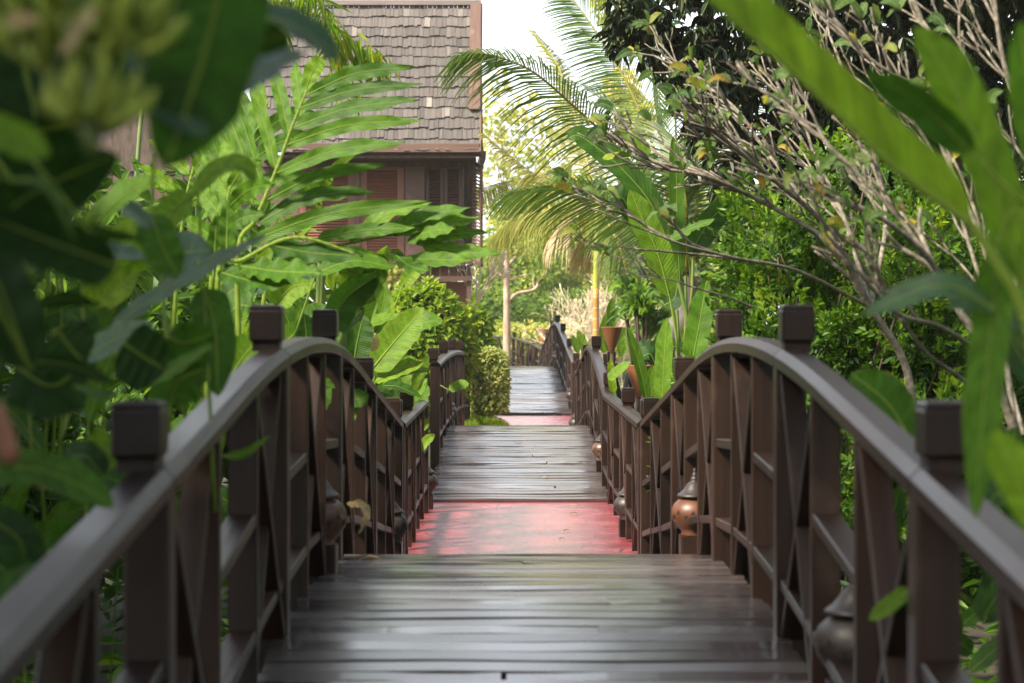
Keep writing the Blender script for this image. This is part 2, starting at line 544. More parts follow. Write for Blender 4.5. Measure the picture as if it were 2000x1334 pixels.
def shingle_mat():
    m, t, out = new_mat("wood_shingle")
    L = t.links.new
    at = nd(t, "ShaderNodeAttribute", attribute_name="luv")
    sp = nd(t, "ShaderNodeSeparateXYZ"); L(at.outputs["Vector"], sp.inputs[0])
    geo = nd(t, "ShaderNodeNewGeometry")
    mp = nd(t, "ShaderNodeMapping"); mp.inputs["Scale"].default_value = (60, 3, 3)
    L(geo.outputs["Position"], mp.inputs[0])
    no = nd(t, "ShaderNodeTexNoise", i_Scale=1.0, i_Detail=5.0, i_Roughness=.65); L(mp.outputs[0], no.inputs["Vector"])
    col = ramp(t, [(0, (.040, .034, .031)), (.35, (.088, .077, .070)), (.7, (.142, .124, .113)), (1, (.30, .26, .22))], sp.outputs[2]).outputs[0]
    col = mixc(t, mth(t, 'MULTIPLY', no.outputs[0], .9), mixc(t, 1.0, col, (1.25, 1.25, 1.25), 'MULTIPLY'), mixc(t, 1.0, col, (.35, .33, .34), 'MULTIPLY'))
    b = nd(t, "ShaderNodeBsdfPrincipled", i_Roughness=.75); L(col, b.inputs["Base Color"])
    bp = nd(t, "ShaderNodeBump", i_Strength=.6, i_Distance=.01); L(no.outputs[0], bp.inputs["Height"]); L(bp.outputs[0], b.inputs["Normal"])
    L(b.outputs[0], out.inputs[0])
    return m
M_shing = shingle_mat()

def bark_mat(name, stops, sc=9, rough=.75, stretch=1, bump=.4, rings=0):
    m, t, out = new_mat(name)
    L = t.links.new
    geo = nd(t, "ShaderNodeNewGeometry")
    mp = nd(t, "ShaderNodeMapping"); mp.inputs["Scale"].default_value = (sc, sc, sc * stretch); L(geo.outputs["Position"], mp.inputs[0])
    no = nd(t, "ShaderNodeTexNoise", i_Scale=1.0, i_Detail=6.0, i_Roughness=.6); L(mp.outputs[0], no.inputs["Vector"])
    col = ramp(t, stops, no.outputs[0]).outputs[0]
    h = no.outputs[0]
    if rings:
        at = nd(t, "ShaderNodeAttribute", attribute_name="luv")
        sp = nd(t, "ShaderNodeSeparateXYZ"); L(at.outputs["Vector"], sp.inputs[0])
        fr = mth(t, 'FRACT', mth(t, 'MULTIPLY', sp.outputs[1], rings))
        col = mixc(t, mth(t, 'LESS_THAN', fr, .12), col, (.40, .34, .22))
    b = nd(t, "ShaderNodeBsdfPrincipled", i_Roughness=rough); L(col, b.inputs["Base Color"])
    bp = nd(t, "ShaderNodeBump", i_Strength=bump, i_Distance=.01); L(h, bp.inputs["Height"]); L(bp.outputs[0], b.inputs["Normal"])
    L(b.outputs[0], out.inputs[0])
    return m
M_fbark = bark_mat("frangipani_bark", [(.3, (.072, .062, .045)), (.5, (.165, .143, .107)), (.7, (.29, .258, .20))], 26, bump=1.0)
M_pale = bark_mat("pale_bark", [(.3, (.24, .15, .10)), (.5, (.40, .27, .19)), (.7, (.55, .42, .32))], 7, stretch=.4)
M_bark = bark_mat("brown_bark", [(.3, (.035, .024, .018)), (.7, (.12, .085, .06))], 12, stretch=.3)
M_twig = bark_mat("white_twig", [(.3, (.46, .38, .25)), (.7, (.70, .60, .42))], 6)
M_stem = bark_mat("green_stem", [(.3, (.06, .11, .022)), (.7, (.15, .20, .045))], 5, rough=.4, bump=.1)
M_yel = bark_mat("yellow_stem", [(.3, (.38, .30, .05)), (.7, (.50, .38, .07))], 5, rough=.4, bump=.1)
M_soil = bark_mat("garden_soil", [(.3, (.018, .014, .010)), (.5, (.035, .028, .018)), (.7, (.045, .055, .02))], 3, rough=.9)
M_stone = bark_mat("grey_stone", [(.3, (.07, .062, .054)), (.7, (.19, .17, .15))], 8, rough=.8)
M_bract = bark_mat("brown_bract", [(.3, (.10, .035, .02)), (.7, (.30, .13, .07))], 20, rough=.6)

def red_mat():
    m, t, out = new_mat("red_painted_concrete")
    L = t.links.new
    geo = nd(t, "ShaderNodeNewGeometry")
    no = nd(t, "ShaderNodeTexNoise", i_Scale=3.0, i_Detail=6.0, i_Roughness=.65); L(geo.outputs["Position"], no.inputs["Vector"])
    gr = nd(t, "ShaderNodeTexNoise", i_Scale=48.0, i_Detail=4.0, i_Roughness=.6); L(geo.outputs["Position"], gr.inputs["Vector"])
    col = ramp(t, [(.25, (.27, .032, .044)), (.55, (.34, .058, .070)), (.8, (.39, .10, .11))], no.outputs[0]).outputs[0]
    mp = nd(t, "ShaderNodeMapping"); mp.inputs["Scale"].default_value = (2.2, 1.0, 1); L(geo.outputs["Position"], mp.inputs[0])
    ck = nd(t, "ShaderNodeTexVoronoi", feature='DISTANCE_TO_EDGE', i_Scale=1.1); L(mixc(t, .12, mp.outputs[0], no.outputs[1]), ck.inputs["Vector"])
    crk = mth(t, 'MULTIPLY', mth(t, 'LESS_THAN', ck.outputs[0], .016), mth(t, 'GREATER_THAN', no.outputs[0], .53))
    st = nd(t, "ShaderNodeTexNoise", i_Scale=2.6, i_Detail=5.0); 
    mp2 = nd(t, "ShaderNodeMapping"); mp2.inputs["Location"].default_value = (7, 3, 0); mp2.inputs["Scale"].default_value = (2, 1, 1); L(geo.outputs["Position"], mp2.inputs[0]); L(mp2.outputs[0], st.inputs["Vector"])
    stn = ramp(t, [(.64, (0, 0, 0)), (.69, (1, 1, 1))], st.outputs[0]).outputs[0]
    col = mixc(t, stn, col, (.16, .055, .02))
    col = mixc(t, crk, col, (.06, .012, .01))
    b = nd(t, "ShaderNodeBsdfPrincipled"); L(col, b.inputs["Base Color"])
    rr = ramp(t, [(.35, (.12, .12, .12)), (.65, (.34, .34, .34))], no.outputs[0]).outputs[0]
    L(rr, b.inputs["Roughness"])
    b.inputs["Specular IOR Level"].default_value = .7
    b.inputs["Coat Weight"].default_value = 1.0; b.inputs["Coat Roughness"].default_value = .36
    h = mth(t, 'ADD', mth(t, 'MULTIPLY', gr.outputs[0], 1.3), mth(t, 'MULTIPLY', no.outputs[0], .9))
    bp = nd(t, "ShaderNodeBump", i_Strength=.4, i_Distance=.006); L(h, bp.inputs["Height"]); L(bp.outputs[0], b.inputs["Normal"])
    L(b.outputs[0], out.inputs[0])
    return m
M_red = red_mat()

def clay_mat(name, c0, c1, rough):
    m, t, out = new_mat(name)
    L = t.links.new
    tc = nd(t, "ShaderNodeTexCoord")
    no = nd(t, "ShaderNodeTexNoise", i_Scale=14.0, i_Detail=5.0); L(tc.outputs["Object"], no.inputs["Vector"])
    col = ramp(t, [(.35, c0), (.65, c1)], no.outputs[0]).outputs[0]
    b = nd(t, "ShaderNodeBsdfPrincipled", i_Roughness=rough); L(col, b.inputs["Base Color"])
    bp = nd(t, "ShaderNodeBump", i_Strength=.15, i_Distance=.005); L(no.outputs[0], bp.inputs["Height"]); L(bp.outputs[0], b.inputs["Normal"])
    L(b.outputs[0], out.inputs[0])
    return m
M_terra = clay_mat("orange_clay", (.070, .024, .012), (.125, .047, .022), .45)
M_glaze = clay_mat("dark_glaze", (.014, .010, .008), (.045, .033, .026), .48)
M_glazelid = clay_mat("brown_glaze", (.012, .009, .008), (.035, .026, .023), .45)
M_brownclay = clay_mat("brown_clay", (.06, .028, .018), (.12, .06, .038), .35)
M_black = clay_mat("opening_shade", (.004, .003, .003), (.008, .006, .005), .8)
M_petal = clay_mat("flower_petal", (.65, .52, .38), (.75, .68, .55), .6)

def wicker_mat(name, c0, c1, k=34, rows=60):
    m, t, out = new_mat(name)
    L = t.links.new
    at = nd(t, "ShaderNodeAttribute", attribute_name="luv")
    sp = nd(t, "ShaderNodeSeparateXYZ"); L(at.outputs["Vector"], sp.inputs[0])
    row = mth(t, 'MULTIPLY', sp.outputs[1], rows)
    par = mth(t, 'MULTIPLY', mth(t, 'FLOORED_MODULO', mth(t, 'FLOOR', row), 2.0), .5)
    s = mth(t, 'SINE', mth(t, 'MULTIPLY', mth(t, 'ADD', mth(t, 'MULTIPLY', sp.outputs[0], k), par), 6.283))
    rs = mth(t, 'ABSOLUTE', mth(t, 'SINE', mth(t, 'MULTIPLY', row, 3.1416)))
    h = mth(t, 'MULTIPLY', mth(t, 'MULTIPLY_ADD', s, .5, .5), rs)
    col = mixc(t, h, c0, c1)
    b = nd(t, "ShaderNodeBsdfPrincipled", i_Roughness=.5); L(col, b.inputs["Base Color"])
    bp = nd(t, "ShaderNodeBump", i_Strength=.8, i_Distance=.01); L(h, bp.inputs["Height"]); L(bp.outputs[0], b.inputs["Normal"])
    tr = nd(t, "ShaderNodeBsdfTranslucent"); L(col, tr.inputs[0])
    mx = nd(t, "ShaderNodeMixShader", i_0=.2); L(b.outputs[0], mx.inputs[1]); L(tr.outputs[0], mx.inputs[2]); L(mx.outputs[0], out.inputs[0])
    return m
M_wick = wicker_mat("woven_rattan", (.15, .045, .012), (.68, .25, .065))
M_wick2 = wicker_mat("woven_rattan_orange", (.40, .12, .03), (.68, .25, .06))

# ---------------------------------------------------------------- ground, red path, boardwalk decks
def xc(y):
    return .065 if y < 29 else .065 + (.30 - .065) * min(1, (y - 29) / 5) if y < 34 else .30 - .028 * (y - 34)

def arch(x, pk, a, x1):
    x = abs(x)
    return pk - a * x * x if x < x1 else pk - a * x1 * x1 - 2 * a * x1 * (x - x1)

def zdeck(y):
    """height of the walk: three humped bridges with level red path between"""
    if y < 15: return max(0, arch(y - 7.6, .665, .028 if y < 7.6 else .031, 2.0))
    if y < 30: return max(0, arch(y - 23, .44, .0482, 1.2))
    return max(0, arch(y - 42, .69, .031, 2.0))

gm = MB()
gx = np.concatenate([np.linspace(-700, -40, 8), np.linspace(-30, 30, 41), np.linspace(40, 700, 8)])
gy = np.concatenate([np.linspace(-60, -8, 4), np.linspace(-5, 80, 86), np.linspace(90, 900, 12)])
GX, GY = np.meshgrid(gx, gy)
GZ = -.10 + .04 * np.sin(GX * 1.3) * np.cos(GY * .7) - .25 * np.exp(-((GX + 0) / 4) ** 2) * (np.exp(-((GY - 7.6) / 4.0) ** 2))
nx = len(gx)
F = [(i * nx + j, i * nx + j + 1, (i + 1) * nx + j + 1, (i + 1) * nx + j) for i in range(len(gy) - 1) for j in range(nx - 1)]
gm.add(np.stack([GX, GY, GZ], -1).reshape(-1, 3), F, np.zeros((GX.size, 3)))
setting("ground", gm, M_soil, True)

def slab(name, pts, z=.0, th=.18):
    mb = MB()
    n = len(pts)
    V = [(x, y, z) for x, y in pts] + [(x, y, z - th) for x, y in pts]
    mb.add(V, [tuple(range(n))], np.zeros((2 * n, 3)))
    mb.F.append(np.array([(i, n + i, n + (i + 1) % n, (i + 1) % n) for i in range(n)]))
    return setting(name, mb, M_red)
slab("red_path", [(-.80, 12.4), (.93, 12.4), (.96, 13.8), (.95, 18.5), (.92, 19.4), (-.80, 19.4), (-.84, 17.8), (-.84, 14)])
slab("red_path", [(-.80, 26.9), (.93, 26.9), (1.13, 30), (1.24, 33), (1.26, 36.2), (-.60, 36.5), (-.66, 34), (-.2, 32.6), (-.23, 31.1), (-.50, 30.4), (-.80, 30)])

def deck(y0, y1, half=.835):
    mb = MB()
    y = y0
    while y < y1:
        wd = rnd.uniform(.105, .135)
        yc = y + wd / 2
        slope = (zdeck(yc + .05) - zdeck(yc - .05)) / .1
        z = zdeck(yc) + .012 + rnd.uniform(-.004, .004)
        up = Vector((rnd.uniform(-.012, .012), -slope + rnd.uniform(-.035, .035), 1)).normalized()
        c = xc(yc)
        jig = rnd.uniform(-.012, .012)
        cut = rnd.random()
        segs = [(-half, half)] if cut > .22 else [(-half, rnd.uniform(-.3, .4))]
        if cut <= .22: segs.append((segs[0][1] + .006, half))
        for a, b in segs:
            pts = [Vector((c + a + (b - a) * q + (jig if q in (0, 1) and abs(a) == half else 0), yc, z + .003 * math.sin(9 * q + y * 7))) for q in np.linspace(0, 1, 7)]
            sweep(mb, pts, rect(wd - .012, .035, .005), up)
        y += wd + rnd.uniform(.000, .004)
    for s in (-.6, 0, .6):      # bearers under the boards
        sweep(mb, [Vector((xc(q) + s, q, zdeck(q) - .085)) for q in np.linspace(y0 + .1, y1 - .1, 24)], rect(.08, .12, 0))
    return setting("boardwalk_deck", mb, M_deck)
deck(1.2, 13.75)
deck(18.62, 27.4)
deck(35.6, 50.5)

# ---------------------------------------------------------------- railings
RH = .94
def post_meshes():
    p = MB(); beam(p, (0, 0, -1.30), (0, 0, .0), .098, .098, (0, 1, 0), .006)
    n = MB(); beam(n, (0, 0, -.005), (0, 0, .030), .088, .088, (0, 1, 0), .004)
    # cap: waisted foot, square block, low bevelled top
    prof_ = [(.040, .0), (.046, .028), (.0535, .034), (.0535, .126), (.0505, .131), (.0525, .134), (.0525, .141), (.046, .147), (.004, .150)]
    V, A = [], []
    for r, h in prof_:
        c = .09 * r
        for x, y in ((-r + c, -r), (r - c, -r), (r, -r + c), (r, r - c), (r - c, r), (-r + c, r), (-r, r - c), (-r, -r + c)):
            V.append((x, y, h)); A.append((h, x + 3, y + 3))
    k = 8
    F = [(i * k + j, i * k + (j + 1) % k, (i + 1) * k + (j + 1) % k, (i + 1) * k + j) for i in range(len(prof_) - 1) for j in range(k)]
    n.add(V, F, A)
    n.F.append(np.array([[n.n - k + j for j in range(k)]]))
    return p.mesh("post", M_rail), n.mesh("post_cap", M_rail)
ME_post, ME_cap = post_meshes()
HRS = [(-.054, -.028), (.049, -.028), (.054, -.023), (.054, .006), (.031, .030), (-.031, .030), (-.054, .006)]   # handrail section

def railing(label, pos, posts, first='bar', side=1, sub=3, group=None, ext0=0, ext1=0, name="timber_railing", open_bays=()):
    """pos(t) gives the foot of the fence line; posts lists the stations of its posts"""
    t = thing(name, label, "railing", pos(posts[0]), group)
    kind = first
    for q in posts:
        f = pos(q)
        po = inst("post", ME_post, t, f + Vector((0, 0, RH - .02)))
        inst("post_cap", ME_cap, po, f + Vector((side * .022, 0, RH + .026)))
    ends = ([posts[0] - ext0] if ext0 else []) + list(posts) + ([posts[-1] + ext1] if ext1 else [])
    off = Vector((0, 0, RH))
    for i in range(len(ends) - 1):
        a, b = ends[i], ends[i + 1]
        mb = MB()
        sweep(mb, [pos(a + (b - a) * q) + off for q in np.linspace(.002, .998, 9)], HRS)
        part("handrail", mb, M_rail, t)
        if b - a < 1.0 and sub == 3:
            ns = 1
        else:
            ns = sub
        cuts = [a + (b - a) * q / ns for q in range(ns + 1)]
        lo = .0
        for q in cuts[1:-1]:
            mb = MB(); f = pos(q)
            beam(mb, f + Vector((0, 0, -.02)), f + Vector((0, 0, RH - .034)), .086, .038, (0, 1, 0), .004)
            part("upright", mb, M_rail, t)
        for j in range(ns):
            p0, p1 = pos(cuts[j]), pos(cuts[j + 1])
            d = (p1 - p0); d.z = 0; d.normalize()
            g0, g1 = (.052 if j == 0 else .022), (.052 if j == ns - 1 else .022)
            a0, a1 = p0 + d * g0, p1 - d * g1
            if (kind == 'bar') == (j % 2 == 0):
                for h in (.20, .54):
                    mb = MB(); beam(mb, a0 + Vector((0, 0, h)), a1 + Vector((0, 0, h)), .082, .038, ch=.004)
                    part("crossbar", mb, M_rail, t)
            else:
                H = Vector((0, 0, 1))
                for k in (0, 1):
                    u0, u1 = (.03, RH - .06) if k == 0 else (RH - .06, .03)
                    s0, s1 = a0 + H * u0, a1 + H * u1
                    mb = MB(); e = Vector((.0035 * (1 if k else -1), 0, 0))
                    beam(mb, s0 + e, s1 + e, .080 if k else .072, .030, ch=.004)
                    part("cross_brace", mb, M_rail, t)
                if kind == 'X' or True:
                    mb = MB(); beam(mb, a0 + H * .20, a1 + H * .20, .076, .034, ch=.003)
                    part("crossbar", mb, M_rail, t)
        kind = 'X' if kind == 'bar' else 'bar'
    return t

def side_fn(s, half=.85):
    return lambda y: Vector((xc(y) + s * half, y, max(.04 if y < 29 else 0, zdeck(y))))
Lf, Rf = side_fn(-1), side_fn(1)
railing("dark timber railing on the left of the nearest arched footbridge", Lf, [2.08, 4.33, 6.58, 8.64, 10.87, 13.46], 'X', -1, ext0=.7)
railing("dark timber railing on the right of the nearest arched footbridge, beside the green bush", Rf, [2.08, 4.33, 6.58, 8.64, 10.87, 13.46], 'X', 1, ext0=.7)
railing("low level stretch of left railing with leaves poking through, along the red path", Lf, [13.72, 15.3, 17.6], 'X', -1)
railing("right railing along the red path that climbs on past the second arched bridge", Rf, [13.74, 16.1, 19.3, 22.2, 25.0, 27.6], 'X', 1)
def arched(y):
    q = min(1, max(0, (y - 20.4) / 10.6))
    return Vector((-.785 + .085 * q, y, .30 + .30 * q - .43 * q * q))
railing("short arched railing between round bush and square variegated hedge", arched, [20.4, 23, 25.6, 28.3, 31], 'bar', -1)
railing("distant humped railing on the right of the third bridge beneath the small orange lantern", Rf, [35.3, 37.4, 39.6, 41.8, 44.0, 46.2, 48.4], 'X', 1)
railing("distant left railing of the third bridge showing over the square hedge", lambda y: Vector((xc(y) - .85, y, zdeck(y))), [37.6, 40, 42.2, 44.4, 46.6], 'X', -1)

def poly_fn(pts):
    ps = [Vector(p) for p in pts]
    def f(t):
        t = max(0, min(len(ps) - 1 - 1e-6, t)); i = int(t)
        return ps[i].lerp(ps[i + 1], t - i)
    return f
g = [P(945, 657, 62), P(1003, 660, 60), P(1040, 672, 57), P(1072, 690, 54)]
railing("farthest railing curving across the end of the walk below the pale trunk", poly_fn([p - Vector((0, 0, RH)) for p in g]), [0, 1, 2, 3], 'X', 1, sub=4)
q0 = P(1166, 712, 25.2) - Vector((0, 0, RH)); q1 = P(1236, 716, 25.6) - Vector((0, 0, RH)); q2 = P(1320, 720, 26) - Vector((0, 0, RH))
railing("branch railing leading off to the right behind the upright heliconia leaves", poly_fn([q0, q1, q2]), [.35, 1, 2], 'X', 1)
b0 = P(1116, 709, 34.6) - Vector((0, 0, RH))
railing("short crosswise railing joining the second and third bridges on the right", poly_fn([b0, b0 + Vector((.55, -.9, 0))]), [0.1, .98], 'bar', 1, sub=1)

# ---------------------------------------------------------------- clay lanterns on their blocks
def pot_meshes(mat, matlid):
    b = MB()
    lathe(b, (0, 0, 0), [(.066, 0), (.070, .008), (.064, .018), (.082, .040), (.108, .075), (.118, .108), (.117, .130), (.104, .158), (.082, .178), (.066, .186), (.062, .194)], 28)
    li = MB()
    lathe(li, (0, 0, .190), [(.060, 0), (.088, .004), (.090, .012), (.082, .018), (.066, .030), (.050, .050), (.038, .068), (.026, .078), (.018, .084), (.022, .092), (.018, .100), (.011, .104), (.016, .112), (.010, .120), (.006, .126), (.009, .134), (.003, .148)], 24)
    ho = MB()
    tri = [Vector((-.013, -.0015, 0)), Vector((.013, -.0015, 0)), Vector((0, -.0015, .022))]
    ho.add(tri + [v + Vector((0, .02, 0)) for v in tri], [(0, 1, 2), (5, 4, 3)], np.zeros((6, 3)))
    ho.F.append(np.array([(0, 3, 4, 1), (1, 4, 5, 2), (2, 5, 3, 0)]))
    return b.mesh("pot_body", mat, True), li.mesh("pot_lid", matlid, True), ho.mesh("painted_opening", M_black)
POT_D = pot_meshes(M_glaze, M_glazelid)
POT_T = pot_meshes(M_terra, M_glazelid)
POT_B = pot_meshes(M_brownclay, M_glazelid)
bl = MB(); beam(bl, (0, 0, -.06), (0, 0, .10), .15, .15, (0, 1, 0), .008)
ME_block = bl.mesh("timber_block", M_rail)

def lantern(y, s, kind, label, blabel, dx=0):
    z = zdeck(y) + .03
    x = xc(y) + s * (.85 + dx)
    o = inst("timber_block", ME_block, None, (x, y, z + .0))
    o["label"], o["category"], o["group"] = blabel, "block", "timber blocks under the clay lanterns"
    t = thing("clay_lantern", label, "lantern", (x, y, z + .10), "clay lanterns beside the walk")
    b, l, h = kind
    inst("pot_body", b, t, (x, y, z + .10)); 
    if y < 21:
        for k in range(9):          # dark prisms painted as the shade inside openings, on the side facing the walk
            an = math.radians(-80 + 20 * k) - s * .5
            up = k % 2
            o = inst("painted_opening", h, t, Vector((x, y, z + .10 + (.112 if up else .108))) + Vector((math.sin(an), -math.cos(an), 0)) * .1165)
            o.rotation_euler = (0 if up else math.pi, 0, an + (0 if up else math.pi))
    inst("pot_lid", l, t, (x, y, z + .10))
lantern(10.0, 1, POT_T, "bright orange clay lantern with dark lid behind the right crest posts", "block under the orange clay lantern")
lantern(15.7, 1, POT_D, "dark glazed lantern at the right edge of the red path", "block at the right edge of the red path")
lantern(20.0, 1, POT_B, "brown clay lantern on the right of the second bridge, half behind its railing", "block on the right of the second bridge deck")
lantern(5.6, 1, POT_D, "dark blurred lantern nearest the camera in the lower right corner", "block in the lower right corner", .05)
lantern(8.1, -1, POT_B, "brown lantern against the left crest post with a dry leaf beside it", "block against the left crest post")
lantern(12.9, -1, POT_D, "dark round lantern on the far slope of the left bridge railing", "block on the far slope of the left railing")
lantern(18.0, -1, POT_D, "dark lantern peeping out where the left level railing ends", "block where the left level railing ends")
lantern(24.6, -1, POT_D, "dark lantern inside the short arched railing by the square hedge", "block inside the short arched railing")
lantern(28.2, 1, POT_D, "small dark lantern on the right at the top of the second bridge", "block at the far end of the second bridge")
lantern(36.2, 1, POT_D, "tiny lantern at the foot of the third bridge", "block at the foot of the third bridge")
lantern(41.5, 1, POT_D, "tiny lantern near the crest of the third bridge", "block near the crest of the third bridge")

# ---------------------------------------------------------------- woven torch lamps
def torch(p, r, h, mat, label, ground=-.1):
    """p: centre of the rim"""
    t = thing("basket_lamp", label, "garden lamp", (p.x, p.y, ground), "woven garden lamps")
    mb = MB()
    pr = []
    n = 46
    for i in range(n + 1):
        v = i / n
        rr = r * (.13 + .87 * v ** .95)
        pr.append((rr + (.006 * r / .12) * (i % 2), -h + h * v))
    pr += [(r * 1.03, .006), (r * .97, .008)] + [(r * .92 * (.13 + .87 * v ** .95), -h + h * v) for v in (.95, .7, .4, .15)]
    lathe(mb, (p.x, p.y, p.z), pr, 40)
    part("woven_shade", mb, mat, t, True)
    mb = MB()
    lathe(mb, (p.x, p.y, p.z), [(r * 1.00, -.004), (r * 1.06, .002), (r * 1.06, .012), (r * 1.0, .016), (r * .95, .010)], 32)
    part("rim", mb, mat, t, True)
    mb = MB(); tube(mb, [(p.x, p.y, ground), (p.x, p.y, p.z - h * .99)], .024, .022, 8, 2, smoothpts=False)
    part("pole", mb, M_bark, t, True)
torch(P(1195, 641, 23.6), .122, .30, M_wick, "brown woven cone lamp on a pole between the bamboo trunk and the dark spiky shrub")
torch(P(1061, 644, 52), .135, .42, M_wick2, "small bright orange cone lamp far off beyond the third bridge")
torch(P(1247, 716, 22.5), .14, .36, M_wick, "woven lamp half hidden behind the upright heliconia leaves")

# ---------------------------------------------------------------- the stilted timber house
HD = 36.0
HX1 = (937 - 1000) * HD / FPX
HX0 = (498 - 1000) * HD / FPX
house = thing("timber_house", "stilted dark timber house with steep grey shingle roof and louvred shutters behind the left foliage", "house", (-2.5, 37, -.1))
ZE, ZR = P(0, 290, HD).z, P(0, 12, HD + 1.7).z
YE, YR = HD, HD + 1.7
rd = Vector((0, YR - YE, ZR - ZE)); RL = rd.length; rd.normalize()
rn = Vector((0, -rd.z, rd.y))
mb = MB()
a = Vector((HX0, YE, ZE)) - rn * .06; b = Vector((HX1, YE, ZE)) - rn * .06
mb.add([a, b, b + rd * RL, a + rd * RL], [(0, 1, 2, 3)], np.zeros((4, 3)))
bk = Vector((0, 2.6, -2.6))
mb.add([a + rd * RL, b + rd * RL, b + rd * RL + bk, a + rd * RL + bk], [(0, 1, 2, 3)], np.zeros((4, 3)))
roof = part("roof", mb, M_bark, house)
mb = MB()
rows = 14
rh = RL / rows
for i in range(rows):
    x = HX0 + rnd.uniform(0, .1)
    while x < HX1 - .02:
        wd = rnd.uniform(.05, .12)
        wd = min(wd, HX1 - x)
        ln = rh * 1.32 + rnd.gauss(0, .018)
        lift = .018 + rnd.uniform(0, .014)
        o = rd * (i * rh - .05 + rnd.gauss(0, .013) + .012 * math.sin(x * 5 + i * 2))
        p0 = Vector((x, YE, ZE)) + o + rn * (lift + .022); p1 = p0 + rd * ln - rn * .034
        tn = min(1, max(0, rnd.gauss(.47, .10) + (.3 if rnd.random() < .03 else 0) + (.12 if i > rows - 3 else 0)))
        wv = wd - rnd.uniform(.002, .008)
        V = []
        th = rn * .014
        for q in (p0, p1):
            V += [q, q + Vector((wv, 0, 0)), q + Vector((wv, 0, 0)) - th, q - th]
        sk = rnd.gauss(0, .008); V[1] = V[1] + rd * sk; V[2] = V[2] + rd * sk
        mb.add(V, [(0, 1, 5, 4), (3, 2, 1, 0), (1, 2, 6, 5), (0, 4, 7, 3)], [(0, 0, tn)] * 8)
        x += wd
part("shingle_covering", mb, M_shing, roof)
mb = MB()      # ridge board, barge board, loose batten
beam(mb, Vector((HX0, YR, ZR + .03)) + rn * .05, Vector((HX1, YR, ZR + .03)) + rn * .05, .12, .10)
beam(mb, Vector((HX0 + .1, YR, ZR - .28)) + rn * .06, Vector((HX1 - .30, YR, ZR - .24)) + rn * .07, .035, .04)
part("ridge_board", mb, M_grey, roof)
mb = MB()
a = Vector((HX1 - .10, YE, ZE)) + rd * (RL * .245) + rn * .085
beam(mb, a, a + rd * (RL * .76), .21, .05, rn)
beam(mb, Vector((HX1 + .01, YE - .03, ZE - .10)), Vector((HX1 + .01, YE, ZE)) + rd * RL, .035, .16, rn)
part("barge_board", mb, M_house, roof)
mb = MB()
a = Vector((HX0 - .02, YE, ZE)) + rn * .05
beam(mb, a + rd * -.2, a + rd * RL * 1.05, .05, .16, rn)
part("barge_board", mb, M_house, roof)
mb = MB()      # fascia under the eave
beam(mb, P(505, 289, HD - .02), P(936, 289, HD - .02), .07, .16)
part("fascia_board", mb, M_house, house)
mb = MB()      # soffit and dark beams behind
beam(mb, P(510, 310, HD + .5), P(930, 310, HD + .5), .9, .05)
beam(mb, P(510, 318, HD + .95), P(915, 318, HD + .95), .1, .16)
part("soffit", mb, M_bark, house)
WY = HD + 1.0
def wx(px): return (px - 1000) * WY / FPX
def wz(py): return EYE - (py - HOR) * WY / FPX
def wbox(mb, x0, x1, y0, y1, dep, th, ch=.004):
    """a board on the wall between photo columns x0..x1 and rows y0..y1"""
    c = Vector(((wx(x0) + wx(x1)) / 2, WY - dep, (wz(y0) + wz(y1)) / 2))
    box(mb, c, wx(x1) - wx(x0), th, wz(y0) - wz(y1), ch)
mb = MB(); wbox(mb, 500, 905, 318, 512, -.14, .08); part("wall", mb, M_bark, house)
mb = MB()
for x in np.arange(500, 585, 14): wbox(mb, x, x + 13, 320, 512, -.02, .05)
part("plank_panel", mb, M_house, house)
def shutter(x0, x1, y0, y1, mat, fr=13, n=26, matf=None):
    mb = MB()
    wbox(mb, x0, x0 + fr, y0, y1, .0, .06); wbox(mb, x1 - fr, x1, y0, y1, .0, .06)
    for y in (y0, y1): wbox(mb, x0 + fr, x1 - fr, y - 5, y + 5, .001, .056)
    if y1 - y0 > 150: wbox(mb, x0 + fr, x1 - fr, (y0 + y1) / 2 - 5, (y0 + y1) / 2 + 5, .001, .056)
    f = part("shutter", mb, matf or mat, house)
    mb = MB()
    for i in range(n):
        y = y0 + 7 + (y1 - y0 - 14) * (i + .5) / n
        z = wz(y)
        a = Vector((wx(x0 + fr), WY, z)); b = Vector((wx(x1 - fr), WY, z))
        sweep(mb, [a, b], rect(.055, .010, 0), Vector((0, -.75, .65)))
    part("louvre", mb, mat, f)
shutter(586, 692, 328, 505, M_redwood, 12, 30)
shutter(703, 790, 328, 505, M_redwood, 14, 30)
mb = MB(); wbox(mb, 692, 703, 320, 512, .03, .1); wbox(mb, 792, 830, 320, 590, .03, .12); part("corner_post", mb, M_house, house)
shutter(832, 866, 325, 495, M_shut, 6, 26)
shutter(868, 902, 325, 495, M_shut, 6, 26)
mb = MB(); wbox(mb, 901, 930, 306, 512, -.45, .06); part("wall", mb, M_bark, house)
mb = MB(); wbox(mb, 902, 906, 310, 512, .02, .12); part("door_jamb", mb, M_shut, house)
